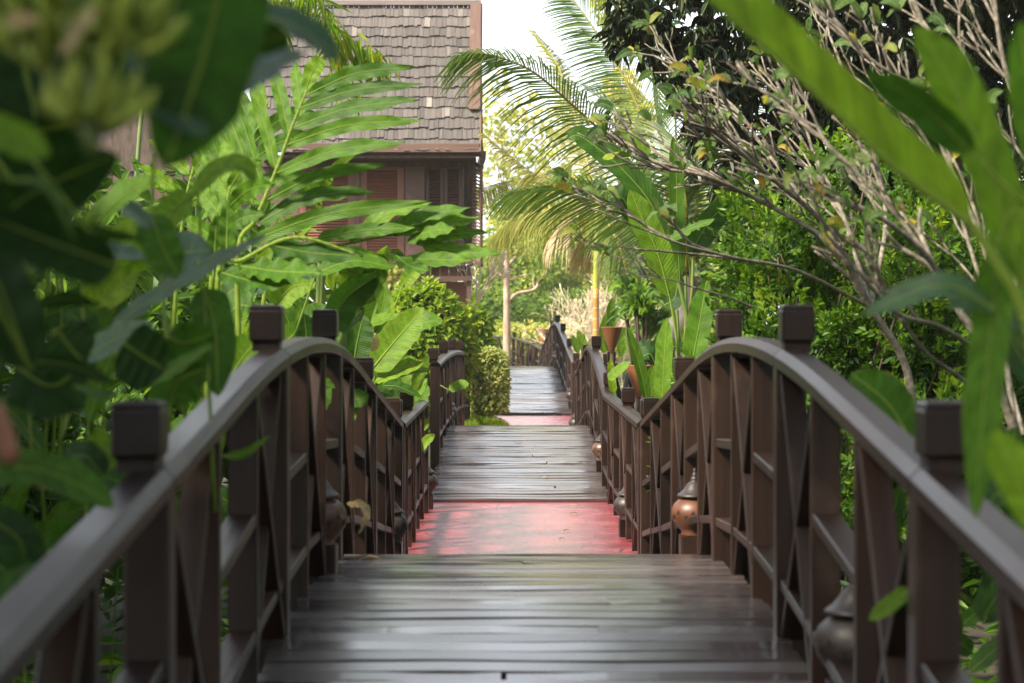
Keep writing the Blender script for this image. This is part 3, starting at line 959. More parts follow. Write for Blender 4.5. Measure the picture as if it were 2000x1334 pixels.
# open shutter leaf seen nearly edge on at the corner, swung out past the wall
op = MB()
A0, A1 = P(924, 318, HD + .75), P(941, 326, HD + .35)
hgt = P(0, 318, HD + .75).z - P(0, 508, HD + .75).z
for q in (0.06, .94):
    c = A0.lerp(A1, q); beam(op, c, c - Vector((0, 0, hgt)), .05, .05, A1 - A0)
for q in (0, .5, 1):
    beam(op, A0 - Vector((0, 0, hgt * q)), A1 - Vector((0, 0, hgt * q)), .045, .07)
f = part("shutter", op, M_shut, house, label="shutter leaf standing open at the corner")
mb = MB()
for i in range(28):
    z = Vector((0, 0, hgt * (i + .5) / 28))
    beam(mb, A0.lerp(A1, .1) - z, A0.lerp(A1, .9) - z, .03, .03, (.3, 0, 1), 0)
part("louvre", mb, M_house, f)
mb = MB(); wbox(mb, 560, 926, 505, 516, .15, .30); wbox(mb, 828, 922, 540, 549, .1, .25); part("floor_beam", mb, M_shut, house)
for a_, b_, c_, d_, e_ in ((912, 921, 910, .12, .10), (832, 840, 910, .12, .08), (570, 590, 910, .1, .15)):
    mb = MB(); wbox(mb, a_, b_, 517, c_, d_, e_); part("stilt_post", mb, M_shut, house)
mb = MB()
for k in range(4): wbox(mb, 842 + k * 17.5, 858.5 + k * 17.5, 518, 542, -.12, .04)
part("under_floor_panel", mb, M_redwood, house)
mb = MB(); wbox(mb, 842, 912, 549, 600, -.55, .05)
part("under_floor_panel", mb, M_redwood, house)
mb = MB(); a = P(944, 303, HD + 1.2); beam(mb, a, a + Vector((-.15, 3.5, 0)), .10, .16); beam(mb, P(940, 296, HD + 1), P(942, 330, HD + .9), .05, .07, (0, 1, 0)); part("purlin_end", mb, M_shut, house)
mb = MB()
for x in (-8.6, -5.2):
    pass
# side wing further left, mostly behind the leaves
wing = thing("timber_outbuilding", "dark brown plank wing of the house glimpsed between leaves at upper left", "house", (-7, 39, -.1))
mb = MB(); box(mb, (-7.2, 40.5, 2.5), 3.6, 3, 5.2); part("wall", mb, M_bark, wing)
mb = MB()
for k in range(18): box(mb, (-8.9 + k * .2, 38.97, 2.5), .185, .05, 5.0, .006)
part("plank_cladding", mb, M_shut, wing)
mb = MB()
mb.add([(-9.4, 38.9, 4.6), (-5.0, 38.9, 4.6), (-7.2, 38.9, 6.9), (-9.4, 39.05, 4.6), (-5.0, 39.05, 4.6), (-7.2, 39.05, 6.9)], [(0, 1, 2), (5, 4, 3)], np.zeros((6, 3)))
mb.F.append(np.array([(0, 3, 4, 1), (1, 4, 5, 2), (2, 5, 3, 0)]))
part("gable", mb, M_bark, wing)
for sg in (1, -1):
    mb = MB()
    a_, b_ = Vector((-7.2, 38.6, 7.0)), Vector((-7.2 + sg * 2.3, 38.6, 4.7))
    dd = (b_ - a_) / 11
    for k in range(12):
        q = a_ + dd * k
        beam(mb, q + Vector((0, 0, .03 * (k % 2))), q + Vector((0, 4.0, .03 * (k % 2))), .30, .05, Vector((sg * .7, 0, .7)))
    part("roof", mb, M_grey, wing)
mb = MB()
for k in range(5):
    a = P(430 + k * 16, 20 + k * 22, 38); beam(mb, a, a + Vector((.45, 0, -.55)), .05, .08)
part("roof_strut", mb, M_grey, wing)

# ---------------------------------------------------------------- plant builders
def PL(plant, pts, d, hw, roll=35, tint=.5, kind='oblong', pet=None, mat=None, name="leaf", rib=None, **kw):
    """one broad leaf: midrib given as it is seen, d metres away (a third number shifts the depth)"""
    Q = [P(p[0], p[1], d + (p[2] if len(p) > 2 else 0)) for p in pts]
    pt = [P(p[0], p[1], d + (p[2] if len(p) > 2 else 0)) for p in pet] if pet else None
    mb = MB()
    h = hw * d / FPX / max(.34, math.cos(R(roll)))
    blade(mb, Q, h, roll, kind, tint, rib=rib if rib is not None else max(.003, min(.011, h * .075)), petiole=pt, **kw)
    return part(name, mb, mat or (M_leafshade if tint < .2 and d < 9 else M_leaf), plant, True)

def bush(name, label, cat, clumps, n, ln, wd, mat, tint, base, group=None, stem_mat=None, nst=7, **kw):
    t = thing(name, label, cat, base, group)
    mb = MB(); cloud(mb, clumps, n, ln, wd, tint, **kw)
    part("foliage", mb, mat, t, False)
    mb = MB()
    b = Vector(base)
    for i in range(nst):
        c = Vector(clumps[i % len(clumps)][0])
        m = b.lerp(c, .5) + Vector((rnd.uniform(-.1, .1), rnd.uniform(-.1, .1), 0))
        tube(mb, [b + Vector((rnd.uniform(-.08, .08), rnd.uniform(-.08, .08), 0)), m, c], .022, .007, 5)
    part("stem", mb, stem_mat or M_bark, t, True)
    return t

def clumps_in(c, r, n, s=(.35, .5), seed=1, ground=None):
    g = random.Random(seed)
    out = []
    for i in range(n):
        while True:
            v = Vector((g.uniform(-1, 1), g.uniform(-1, 1), g.uniform(-1, 1)))
            if v.length <= 1: break
        v = v.normalized() * (v.length ** .5)
        q = g.uniform(*s)
        p = Vector(c) + Vector((v.x * r[0] * (1 - q * .8), v.y * r[1] * (1 - q * .8), v.z * r[2] * (1 - q * .8)))
        m = min(r)
        out.append((p, (q * (r[0] + m) / 2, q * (r[1] + m) / 2, q * (r[2] + m) / 2)))
    return out

def tree(name, label, cat, base, top, clumps, n, ln, wd, mat, tint, bark, r0=.14, group=None, **kw):
    t = thing(name, label, cat, base, group)
    mb = MB()
    b, tp = Vector(base), Vector(top)
    c = tube(mb, [b, b.lerp(tp, .5) + Vector((rnd.uniform(-.2, .2), 0, 0)), tp], r0, r0 * .45, 9)
    for cc, r in clumps:
        a = c[int(len(c) * rnd.uniform(.45, .95))]
        tube(mb, [a, a.lerp(cc, .5) + Vector((0, 0, .2)), cc], r0 * .4, r0 * .08, 6)
    part("trunk", mb, bark, t, True)
    mb = MB(); cloud(mb, clumps, n, ln, wd, tint, **kw)
    part("crown", mb, mat, t, False)
    return t

def palm_frond(parent, pts, n, L, wd, droop=.5, tint=.4, tv=.1, seed=0, fwd=.55, v0=.12, lift=.15, rr=.022, roll=0, kinky=.0, mat=None, name="frond"):
    g = random.Random(seed)
    mb = MB()
    c = catmull(pts, 60)
    T = tangents(c)
    tube(mb, c, rr, rr * .2, 6, 60, tint=tint + .3, acr=0, smoothpts=False)
    V, A, F = [], [], []
    for i in range(n):
        v = v0 + (1 - v0) * (i + g.random() * .5) / n
        x = v * 60; k = min(int(x), 59)
        p = c[k].lerp(c[k + 1], x - k); t = T[k]
        s = t.cross(Vector((0, 0, 1)))
        s = s.normalized() if s.length > .05 else Vector((1, 0, 0))
        s = rot(s, t, roll)
        u = s.cross(t).normalized()
        for sg in (-1, 1):
            l = L * (.30 + .70 * math.sin(math.pi * min(1, .12 + .80 * v)) ** .8) * (1 - .35 * v ** 3) * g.uniform(.84, 1.06)
            dr = (s * sg * (.95 - .4 * v) + t * (fwd + .5 * v) + u * (lift + g.uniform(-.07, .07))).normalized()
            dp = droop * g.uniform(.8, 1.25)
            q = [p + dr * (l * y) + Vector((0, 0, -1)) * (dp * l * y * y) for y in (0, .3, .6, .82, 1)]
            if g.random() < kinky:
                q = q[:3] + [q[2] + Vector((0, 0, -l * .2)) + dr * .03, q[2] + Vector((0, 0, -l * .42)) + dr * .04]
            nn = rot(u, dr, sg * 25)
            w0 = dr.cross(nn).normalized() * wd
            tt = tint + g.uniform(-tv, tv)
            b = len(V)
            for j, (qq, ww) in enumerate(zip(q, (.6, 1, .9, .6, .08))):
                V += [qq - w0 * ww, qq + w0 * ww]
                A += [(-1, j / 4, tt), (1, j / 4, tt)]
            F += [(b + 2 * j, b + 2 * j + 1, b + 2 * j + 3, b + 2 * j + 2) for j in range(4)]
    mb.add(V, F, A)
    return part(name, mb, mat or M_palm, parent, True)

def Z1(x, y): return (240 + x / 2.668, 100 + y / 2.668)
def Z3(x, y): return (420 + x / 3.704, 480 + y / 3.704)
def Z2(x, y): return (x / 3.335, 400 + y / 3.335)
def Z5(x, y): return (1100 + x / 2.425, 250 + y / 2.425)
def Z4(x, y): return (1350 + x / 2.223, y / 2.223)

# ---------------------------------------------------------------- left: banana overhanging the walk (closest, dark)
ban = thing("banana_plant", "dark blurred banana plant at the upper left with a bunch of small green fruit", "banana plant", (-1.45, 2.9, -.1))
mb = MB(); tube(mb, [(-1.55, 2.9, -.1), (-1.50, 2.85, 1.2), (-1.35, 2.75, 2.0), (-1.12, 2.68, 2.40)], .075, .022, 10)
part("stem", mb, M_stem, ban, True)
def BL(pts, d, *a, **k):
    """a banana leaf with its stalk running back to the head of the stem"""
    if k.get("name"): return PL(ban, pts, d, *a, **k)
    c = Vector((-1.12, 2.68, 2.40)); b = P(pts[0][0], pts[0][1], d); m = b.lerp(c, .55) + Vector((0, 0, .05))
    px = lambda v: (1000 + v.x * FPX / v.y, HOR - (v.z - EYE) * FPX / v.y, v.y - d)
    k["pet"] = [px(m), px(c)]
    return PL(ban, pts, d, *a, **k)
D = 2.6
BL([(455, -130), (400, 100), (322, 330)], D, 98, -20, .24, fold=.1)
BL([(380, 212), (470, 160), (598, 98)], D + .15, 27, 62, .10, fold=.05, mat=M_leafgloss)
BL([(455, 30), (545, 40), (612, 72), (662, 122)], D + .5, 27, 50, .14, mat=M_leafgloss)
BL([(262, 105), (325, 190), (398, 268)], D, 44, 40, .12, mat=M_leafgloss)
BL([(560, 60), (470, 110), (380, 200)], D + .3, 45, -45, .18)
BL([(-40, 240), (30, 270), (95, 305)], D - .3, 34, 15, .55)
BL([(240, -60), (300, 10), (360, 20)], D + .3, 40, 45, .25)
BL([(-60, 480), (60, 380), (230, 300)], D + .3, 60, -40, .08)
BL([(230, 520), (120, 480), (-30, 420)], D + .2, 50, -35, .06)
BL([(20, 352), (90, 366), (150, 480)], D, 12, 50, .2, kind='lance')
BL([(60, 720), (0, 560), (-60, 450)], D + .6, 64, -30, .05)
BL([(60, -140), (40, 60), (70, 240)], D + .7, 130, -25, .10)
BL([(-80, 60), (30, 130), (150, 150)], D + .8, 90, -30, .08)
BL([(330, -60), (260, 60), (200, 260)], D + .7, 80, -25, .14)
BL([(-60, 330), (60, 260), (200, 240)], D + .9, 90, -30, .06)
mb = MB()
tube(mb, [P(170, -260, 2.3), P(165, -20, 2.0), P(160, 200, 1.95), P(185, 300, 1.95)], .013, .007, 8)
bs = part("banana_bunch", mb, M_stem, ban, True)
def banana_mesh():
    mb = MB()
    V, A = [], []
    c = catmull([(0, 0, 0), (.02, 0, .012), (.045, 0, .040), (.055, 0, .075)], 10)
    T = tangents(c)
    for i, p in enumerate(c):
        v = i / 10
        r = .0105 * (min(1, v / .15 + .35) * (1 if v < .75 else max(.25, 1 - (v - .75) / .25 * .8)))
        s = Vector((0, 1, 0)); q = s.cross(T[i])
        for j in range(6):
            an = j * math.pi / 3
            V.append(p + s * (math.cos(an) * r) + q * (math.sin(an) * r)); A.append((.5, v, .15 + .45 * v + .05 * (j % 2)))
    F = [(i * 6 + j, i * 6 + (j + 1) % 6, (i + 1) * 6 + (j + 1) % 6, (i + 1) * 6 + j) for i in range(10) for j in range(6)]
    mb.add(V, F, A)
    mb.F.append(np.array([[60 + j for j in range(6)]]))
    return mb.mesh("banana", M_fruit, True)
ME_ban = banana_mesh()
k = 0
BD = 1.95
for hand, (px, py, r, nb, sc) in enumerate([(120, -70, .10, 11, .8), (200, -40, .10, 11, .75), (90, 5, .10, 11, .8), (190, 25, .11, 12, .8), (260, 60, .07, 8, .7), (110, 70, .10, 12, .8), (200, 95, .10, 12, .8), (130, 130, .08, 10, .7), (165, 235, .05, 12, .95)]):
    for q in range(nb):
        an = 2 * math.pi * (q + rnd.random() * .6) / nb
        o = inst("banana", ME_ban, bs, P(px + rnd.uniform(-14, 14), py + rnd.uniform(-12, 12), BD + rnd.uniform(-.05, .05)) + Vector((math.cos(an) * r * .34, math.sin(an) * r * .34, 0)))
        o.rotation_euler = (rnd.uniform(-.5, .5), rnd.uniform(-.5, .5), an)
        s = sc * BD / 2.33 * rnd.uniform(.7, 1.05); o.scale = (s, s, s * rnd.uniform(.8, 1.1))
BL([(185, 15), (150, 60), (120, 110)], 1.86, 11, 20, .9, mat=M_dead, name="dry_bract", rib=0)
BL([(10, 40), (40, 38), (75, 40)], 1.88, 14, 20, .7, mat=M_dead, name="dry_bract", rib=0)
for k in range(22):      # hanging leaves, the shade of the clump put into their dark tint
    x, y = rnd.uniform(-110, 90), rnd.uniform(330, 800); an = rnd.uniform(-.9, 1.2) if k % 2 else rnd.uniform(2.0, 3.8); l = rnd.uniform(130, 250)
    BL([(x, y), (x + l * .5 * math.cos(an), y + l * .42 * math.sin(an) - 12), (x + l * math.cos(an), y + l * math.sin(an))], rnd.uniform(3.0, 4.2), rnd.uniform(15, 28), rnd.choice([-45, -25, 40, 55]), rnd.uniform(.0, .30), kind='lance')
# brown bract hanging below
mb = MB(); tube(mb, [P(-25, 800, 2.6), P(5, 850, 2.6), P(25, 905, 2.6)], .022, .012, 8)
part("flower_bract", mb, M_bract, ban, True)

# ---------------------------------------------------------------- left: broad leaves behind the near railing
hl = thing("ginger_plant", "clump of dark broad leaves behind the nearest left railing", "plant", (-1.7, 4.6, -.1))
D = 4.4
G0 = [(330, 1180)]
PL(hl, [Z2(720, 800), Z2(1150, 520), Z2(1734, 200)], D + .6, 15, 56, .10, mat=M_leafgloss, kind='oblong', pet=G0, wave=.05)
PL(hl, [Z2(990, 60), Z2(1060, 280), Z2(1170, 470)], D, 38, -15, .28, pet=[(300, 300)])
PL(hl, [(372, 385), (425, 330), (474, 322), (498, 358)], D + 1.2, 17, 40, .60, pet=[(340, 470), (330, 900)])
PL(hl, [(375, 380), (330, 420), (262, 500)], D + 1.2, 30, 25, .58, pet=[(390, 420), (400, 900)], ragged=.2)
PL(hl, [Z2(1330, 540), Z2(1400, 800), Z2(1420, 1250)], D + .6, 40, -10, .26, pet=[(420, 1000)])
PL(hl, [Z2(540, 690), Z2(720, 560), Z2(900, 430)], D + 1.5, 32, 20, .68, pet=[(200, 900)])
PL(hl, [Z2(540, 1000), Z2(760, 880), Z2(1010, 780)], D + .4, 24, 45, .36, mat=M_leafgloss, pet=[(120, 860)])
PL(hl, [Z2(640, 830), Z2(600, 760), Z2(560, 690)], D + 1.4, 40, 40, .55)
PL(hl, [Z2(1050, 480), Z2(1150, 330), Z2(1380, 300)], D + 1, 36, 50, .35, mat=M_leafgloss, pet=[(330, 700)])
PL(hl, [Z2(780, 300), Z2(860, 190), Z2(990, 240)], D + 1.6, 30, 30, .66)
PL(hl, [Z2(800, 10), Z2(880, 60), Z2(980, 160)], D - .4, 16, 60, .10, mat=M_leafgloss)
PL(hl, [Z2(560, 290), Z2(760, 310), Z2(950, 350)], D - .2, 14, 60, .2, mat=M_leafgloss)
PL(hl, [Z2(100, 1050), Z2(330, 1180), Z2(540, 1050)], D - .4, 60, -20, .10)
PL(hl, [Z2(380, 820), Z2(460, 930), Z2(560, 1040)], D - .3, 60, -30, .14)
PL(hl, [Z2(800, 900), Z2(950, 1000), Z2(1080, 1080)], D, 60, -25, .08)
PL(hl, [Z2(1090, 850), Z2(1200, 900), Z2(1400, 830)], D + .3, 42, -25, .25, pet=[(300, 900)])
PL(hl, [Z2(900, 1190), Z2(1150, 1060), Z2(1400, 900)], D + .2, 14, 50, .42, kind='lance')
PL(hl, [Z2(1110, 1300), Z2(1160, 1150), Z2(1340, 1060)], D + .3, 46, -15, .30)
PL(hl, [Z2(480, 1180), Z2(620, 1230), Z2(720, 1290)], D - .6, 9, 55, .32)
PL(hl, [(-30, 930), (110, 925), (218, 985)], D - .6, 40, 30, .34, pet=[(-160, 1000)], wave=.05, edge=None) if False else None
PL(hl, [(-60, 925), (60, 915), (150, 945), (222, 992)], D - .7, 36, 32, .36, pet=[(-200, 1010)])
PL(hl, [(130, 1200), (125, 1080), (120, 985)], D - .6, 26, 10, .26)
PL(hl, [(200, 930), (165, 890), (120, 905)], D, 26, 45, .16, pet=[(210, 1100)])
PL(hl, [(240, 905), (200, 870), (190, 840)], D + .3, 26, 10, .62)
PL(hl, [(60, 1240), (20, 1130), (-40, 1080)], D - .5, 46, 35, .22)
PL(hl, [(-30, 1010), (40, 1060), (60, 1180)], D - .4, 40, 10, .10)
PL(hl, [(-20, 1200), (30, 1150), (110, 1130)], D - .7, 34, 40, .30)
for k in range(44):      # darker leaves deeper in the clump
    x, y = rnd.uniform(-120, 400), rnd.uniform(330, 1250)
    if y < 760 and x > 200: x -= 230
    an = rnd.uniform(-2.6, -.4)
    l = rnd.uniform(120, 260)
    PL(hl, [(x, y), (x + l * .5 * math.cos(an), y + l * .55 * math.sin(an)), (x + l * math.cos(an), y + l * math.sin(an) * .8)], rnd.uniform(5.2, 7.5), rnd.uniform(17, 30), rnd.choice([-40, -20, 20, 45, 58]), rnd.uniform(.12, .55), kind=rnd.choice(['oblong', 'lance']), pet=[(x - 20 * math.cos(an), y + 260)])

# ---------------------------------------------------------------- left: fern with broad strap leaflets
def strap(mb, s, e, d, hw, tint, roll, bul=.72, nv=22, dz=0, wave=.11):
    m = (s[0] + (e[0] - s[0]) * .45, s[1] + (e[1] - s[1]) * bul)
    q = [P(s[0], s[1], d), P(m[0], m[1], d + dz * .5), P(e[0], e[1], d + dz)]
    blade(mb, q, hw * d / FPX / max(.4, math.cos(R(roll))), roll, 'strap', tint, wave=wave, nv=nv, nu=3, rib=.004, fold=.12)

fern = thing("broadleaf_fern", "tall bright green fern with broad strap leaflets in front of the house shutters", "fern", (-1.55, 10.2, -.1))
D = 9.6
def frond(rach, right, left, d, hwr, hwl, tint=.40, rollr=22, rolll=-15, rb=.015):
    mb = MB()
    tube(mb, [P(x, y, d) for x, y in rach], rb, rb * .35, 7, 24, tint=.62, acr=0)
    for k, (s, e) in enumerate(right):
        e = (e[0] + rnd.uniform(-14, 6), e[1] + rnd.uniform(-6, 6))
        strap(mb, s, e, d, hwr * rnd.uniform(.85, 1.1), tint + rnd.uniform(-.12, .10), rollr + rnd.uniform(-14, 14), .74 + rnd.uniform(-.06, .08), dz=-.12 + rnd.uniform(-.15, .15))
    for k, (s, e) in enumerate(left):
        e = (e[0] + rnd.uniform(-8, 8), e[1] + rnd.uniform(-10, 10))
        strap(mb, s, e, d + .05, hwl * rnd.uniform(.9, 1.1), tint + .08 + rnd.uniform(-.10, .08), rolll + rnd.uniform(-10, 10), .5, dz=.15)
    return part("frond", mb, M_leaf, fern, True)
frond([(470, 760), Z1(600, 1050), Z1(690, 880), Z1(800, 620), Z1(880, 400), Z1(960, 200)],
      [(Z1(955, 230), Z1(1510, 90)), (Z1(915, 300), Z1(1570, 185)), (Z1(885, 400), Z1(1560, 240)), (Z1(850, 490), Z1(1555, 360)), (Z1(790, 640), Z1(1470, 478)), (Z1(745, 780), Z1(1385, 590)), (Z1(700, 900), Z1(1330, 740)), (Z1(640, 1000), Z1(1600, 795))],
      [(Z1(930, 340), Z1(875, 30)), (Z1(870, 440), Z1(770, 60)), (Z1(800, 620), Z1(650, 130)), (Z1(720, 680), Z1(560, 200)), (Z1(680, 800), Z1(480, 270)), (Z1(620, 930), Z1(400, 330)), (Z1(560, 1010), Z1(470, 600))],
      D, 13.5, 13)
for s, e, h, r, tn in [((950, 210), (1060, 40), 17, 20, .62), ((1030, 190), (1150, 140), 13, 20, .78), ((1140, 150), (1230, 100), 14, 40, .45), ((930, 760), (1100, 690), 26, 10, .62), ((980, 900), (1220, 530), 9, 20, .72)]:
    mb = MB(); strap(mb, Z1(*s), Z1(*e), D + .3, h, tn, r); part("young_frond", mb, M_leaf, fern, True)
frond([(500, 820), Z1(760, 1180), Z1(1000, 1050), Z1(1250, 985), Z1(1560, 930)],
      [(Z1(1010, 975), Z1(1540, 905)), (Z1(1180, 1000), Z1(1620, 800)), (Z1(1330, 960), Z1(1850, 822)), (Z1(1400, 950), Z1(1895, 872)), (Z1(1480, 985), Z1(1735, 930)), (Z1(1520, 1000), Z1(1900, 945)), (Z1(1560, 1010), Z1(1970, 1055)), (Z1(1480, 1080), Z1(1825, 1075)), (Z1(1400, 1040), Z1(1610, 1150))],
      [(Z1(1000, 1060), Z1(1420, 1130)), (Z1(1240, 1040), Z1(1130, 1290)), (Z1(1350, 1060), Z1(1240, 1310))],
      11.0, 14, 24, tint=.48, rollr=34, rolll=20)
frond([(430, 820), Z1(500, 1150), Z1(620, 1090), Z1(900, 970), Z1(1250, 1070)],
      [(Z1(760, 1010), Z1(1240, 1068)), (Z1(620, 1120), Z1(1030, 1160)), (Z1(500, 1150), Z1(900, 1230))],
      [(Z1(540, 1080), Z1(560, 760)), (Z1(470, 1180), Z1(500, 860))], 8.6, 20, 17, tint=.40, rollr=36)
frond([(330, 760), Z1(300, 1000), Z1(360, 640), Z1(480, 330)],
      [(Z1(330, 800), Z1(600, 690)), (Z1(370, 620), Z1(640, 470)), (Z1(420, 480), Z1(660, 330)), (Z1(470, 350), Z1(640, 180))],
      [(Z1(320, 760), Z1(60, 600)), (Z1(350, 640), Z1(120, 470)), (Z1(400, 520), Z1(200, 380)), (Z1(450, 400), Z1(300, 300)), (Z1(300, 900), Z1(80, 820))], 11.5, 15, 13, tint=.54)

frond([(440, 800), Z1(520, 1000), Z1(590, 760), Z1(700, 420), Z1(760, 250)],
      [(Z1(640, 600), Z1(1010, 420)), (Z1(680, 480), Z1(1000, 300)), (Z1(600, 760), Z1(960, 640))],
      [(Z1(720, 380), Z1(690, 90)), (Z1(690, 480), Z1(590, 160)), (Z1(650, 600), Z1(520, 240)), (Z1(610, 720), Z1(440, 330)), (Z1(570, 860), Z1(390, 480)), (Z1(540, 960), Z1(350, 620))], 10.6, 15, 17, tint=.42)
frond([(400, 860), Z1(470, 1100), Z1(520, 900), Z1(560, 700)],
      [(Z1(520, 960), Z1(760, 860)), (Z1(545, 820), Z1(800, 700)), (Z1(555, 720), Z1(760, 560))],
      [(Z1(500, 1000), Z1(300, 880)), (Z1(525, 880), Z1(330, 700)), (Z1(550, 760), Z1(420, 520)), (Z1(560, 700), Z1(540, 440))], 9.0, 16, 16, tint=.46)
# ---------------------------------------------------------------- left: heliconia clump between fern and arched bridge
he = thing("heliconia", "clump of long paddle leaves leaning over the left railing near the round bush", "heliconia", (-1.45, 14.5, -.1))
D = 14.2
B0 = [(690, 900)]
PL(he, [Z3(1130, 900), Z3(1310, 680), Z3(1515, 448)], D, 33, 18, .62, pet=[(700, 800)])
PL(he, [Z3(950, 650), Z3(1130, 560), Z3(1335, 497)], D - .5, 11, 55, .55, pet=[(640, 700)])
PL(he, [Z3(1160, 985), Z3(1330, 900), Z3(1510, 852)], D, 15, 48, .66, pet=[(700, 830)])
PL(he, [Z3(1160, 985), Z3(1400, 910), Z3(1565, 898)], D + .1, 8, 40, .60)
PL(he, [Z3(1170, 560), Z3(1215, 430), Z3(1235, 275)], D + .8, 14, 5, .55, pet=[(735, 720)])
PL(he, [Z3(1360, 280), Z3(1420, 210), Z3(1480, 138)], D + 3, 15, 15, .68, pet=[(770, 600)])
PL(he, [Z3(1440, 1065), Z3(1490, 930), Z3(1545, 785)], D + 1, 10, 20, .60, pet=[(810, 800)])
PL(he, [Z3(1220, 1012), Z3(1330, 1020), Z3(1490, 1095)], D - .6, 9, 55, .30)
PL(he, [Z3(1165, 1040), Z3(1230, 1060), Z3(1300, 1085)], D - .2, 15, 40, .30)
PL(he, [Z3(1320, 700), Z3(1500, 560), Z3(1650, 545)], D + .6, 16, 40, .50)
PL(he, [Z3(1060, 560), Z3(1110, 440), Z3(1170, 330)], D + .6, 11, 20, .86)
PL(he, [Z3(990, 600), Z3(1060, 470), Z3(1140, 320)], D + 1, 17, 15, .80)
PL(he, [Z3(960, 750), Z3(1040, 690), Z3(1110, 620)], D, 24, -10, .30)
PL(he, [Z3(1250, 640), Z3(1260, 480), Z3(1270, 360)], D + 1.1, 10, 10, .72)
PL(he, [Z3(1120, 640), Z3(1150, 690), Z3(1140, 768)], D - .4, 10, 15, .8, mat=M_dead)
PL(he, [Z3(1350, 1000), Z3(1390, 880), Z3(1420, 790)], D + .9, 15, 20, .58)
PL(he, [Z3(1290, 980), Z3(1340, 860), Z3(1360, 740)], D + 1.2, 14, 15, .64)
PL(he, [Z3(1340, 1110), Z3(1350, 1000), Z3(1330, 900)], D + 1.2, 20, 15, .50)
PL(he, [Z3(1470, 1240), Z3(1500, 1100), Z3(1540, 1010)], D + 3, 12, 15, .5)
for k in range(16):
    x, y = rnd.uniform(640, 800), rnd.uniform(780, 860)
    an = rnd.uniform(-2.3, -.8); l = rnd.uniform(70, 130)
    PL(he, [(x, y), (x + l * .5 * math.cos(an), y + l * .6 * math.sin(an)), (x + l * math.cos(an), y + l * math.sin(an))], rnd.uniform(15, 17), rnd.uniform(13, 24), rnd.choice([10, 30, -25, 45]), rnd.uniform(.3, .72))

h2 = thing("ginger_plant", "clump of tall dark undersided leaves rising behind the left crest posts", "plant", (-1.6, 11.4, -.1))
D = 11
PL(h2, [Z3(820, 620), Z3(950, 380), Z3(1190, 200)], D, 30, -30, .24, pet=[(640, 800)])
PL(h2, [Z3(430, 440), Z3(560, 300), Z3(730, 270)], D + .6, 26, 20, .66, pet=[(520, 760)])
PL(h2, [Z3(90, 980), Z3(210, 800), Z3(345, 640)], D - 3, 34, 15, .58, pet=[(430, 900)])
PL(h2, [Z3(650, 790), Z3(660, 640), Z3(640, 490)], D, 22, -10, .26, pet=[(596, 800)])
PL(h2, [Z3(190, 390), Z3(420, 250), Z3(770, 190)], D - .5, 15, 58, .12, mat=M_leafgloss, wave=.1, pet=[(440, 760)])
PL(h2, [Z3(90, 420), Z3(190, 330), Z3(300, 280)], D - .5, 30, 40, .22)
PL(h2, [Z3(730, 200), Z3(1000, 110), Z3(1310, 160)], D - .3, 15, 50, .44, pet=[(560, 700)])
PL(h2, [Z3(60, 560), Z3(160, 440), Z3(280, 440)], D - 1, 30, 40, .38)
PL(h2, [Z3(600, 560), Z3(720, 500), Z3(800, 430)], D + .3, 20, 30, .34)
PL(h2, [Z3(900, 620), Z3(1000, 520), Z3(1080, 450)], D + .2, 16, 40, .20)
PL(h2, [Z3(870, 330), Z3(850, 230), Z3(880, 120)], D + 1.5, 10, 10, .72)
PL(h2, [Z3(370, 180), Z3(390, 130), Z3(395, 90)], D + 1, 6, 5, .95)
PL(h2, [Z3(820, 300), Z3(840, 170), Z3(850, 30)], D + 2, 8, 5, .82)
for x in (745, 765, 890, 930): 
    mb = MB(); tube(mb, [P(*Z3(x - 10, 900), D + .8), P(*Z3(x, 500), D + .8), P(*Z3(x + 15, 120), D + .8)], .022, .014, 8); part("stem", mb, M_stem, h2, True)
# tips that reach through the railing
PL(h2, [Z3(700, 975), Z3(780, 990), Z3(865, 1030)], 8.4, 9, 50, .34, pet=[(578, 739, .1), (533, 813, .3)])
PL(h2, [Z3(690, 1180), Z3(740, 1080), Z3(830, 1000)], 8.5, 30, 10, .40, pet=[(576, 794, .1), (531, 868, .3)])
PL(h2, [Z3(940, 1090), Z3(1030, 1110), Z3(1115, 1080)], 9.5, 18, 30, .44, pet=[(643, 770, .1), (598, 844, .3)])
PL(h2, [Z3(1010, 1130), Z3(990, 1220), Z3(955, 1310)], 9.5, 10, 20, .50, pet=[(662, 781, .1), (617, 855, .3)])
PL(he, [Z3(1690, 1040), Z3(1770, 1015), Z3(1838, 995)], 21, 10, 45, .58, pet=[(846, 756, .1), (801, 830, .3)])
PL(he, [(818, 882), (832, 862), (850, 848)], 16.6, 9, 20, .66, pet=[(788, 878, .1), (743, 952, .3)])
PL(he, [(822, 838), (830, 830), (836, 818)], 17, 8, 20, .62, pet=[(792, 834, .1), (747, 908, .3)])
PL(h2, [(436, 892), (480, 885), (528, 850)], 5.4, 9, 30, .50, kind='lance', pet=[(406, 888, .1), (361, 962, .3)])
for k in range(26):
    x, y = rnd.uniform(430, 700), rnd.uniform(700, 860)
    an = rnd.uniform(-2.4, -.7); l = rnd.uniform(110, 260)
    PL(h2, [(x, y), (x + l * .5 * math.cos(an), y + l * .6 * math.sin(an)), (x + l * math.cos(an), y + l * math.sin(an))], rnd.uniform(11.5, 15), rnd.uniform(17, 34), rnd.choice([10, 30, -25, -40, 45]), rnd.uniform(.2, .7))
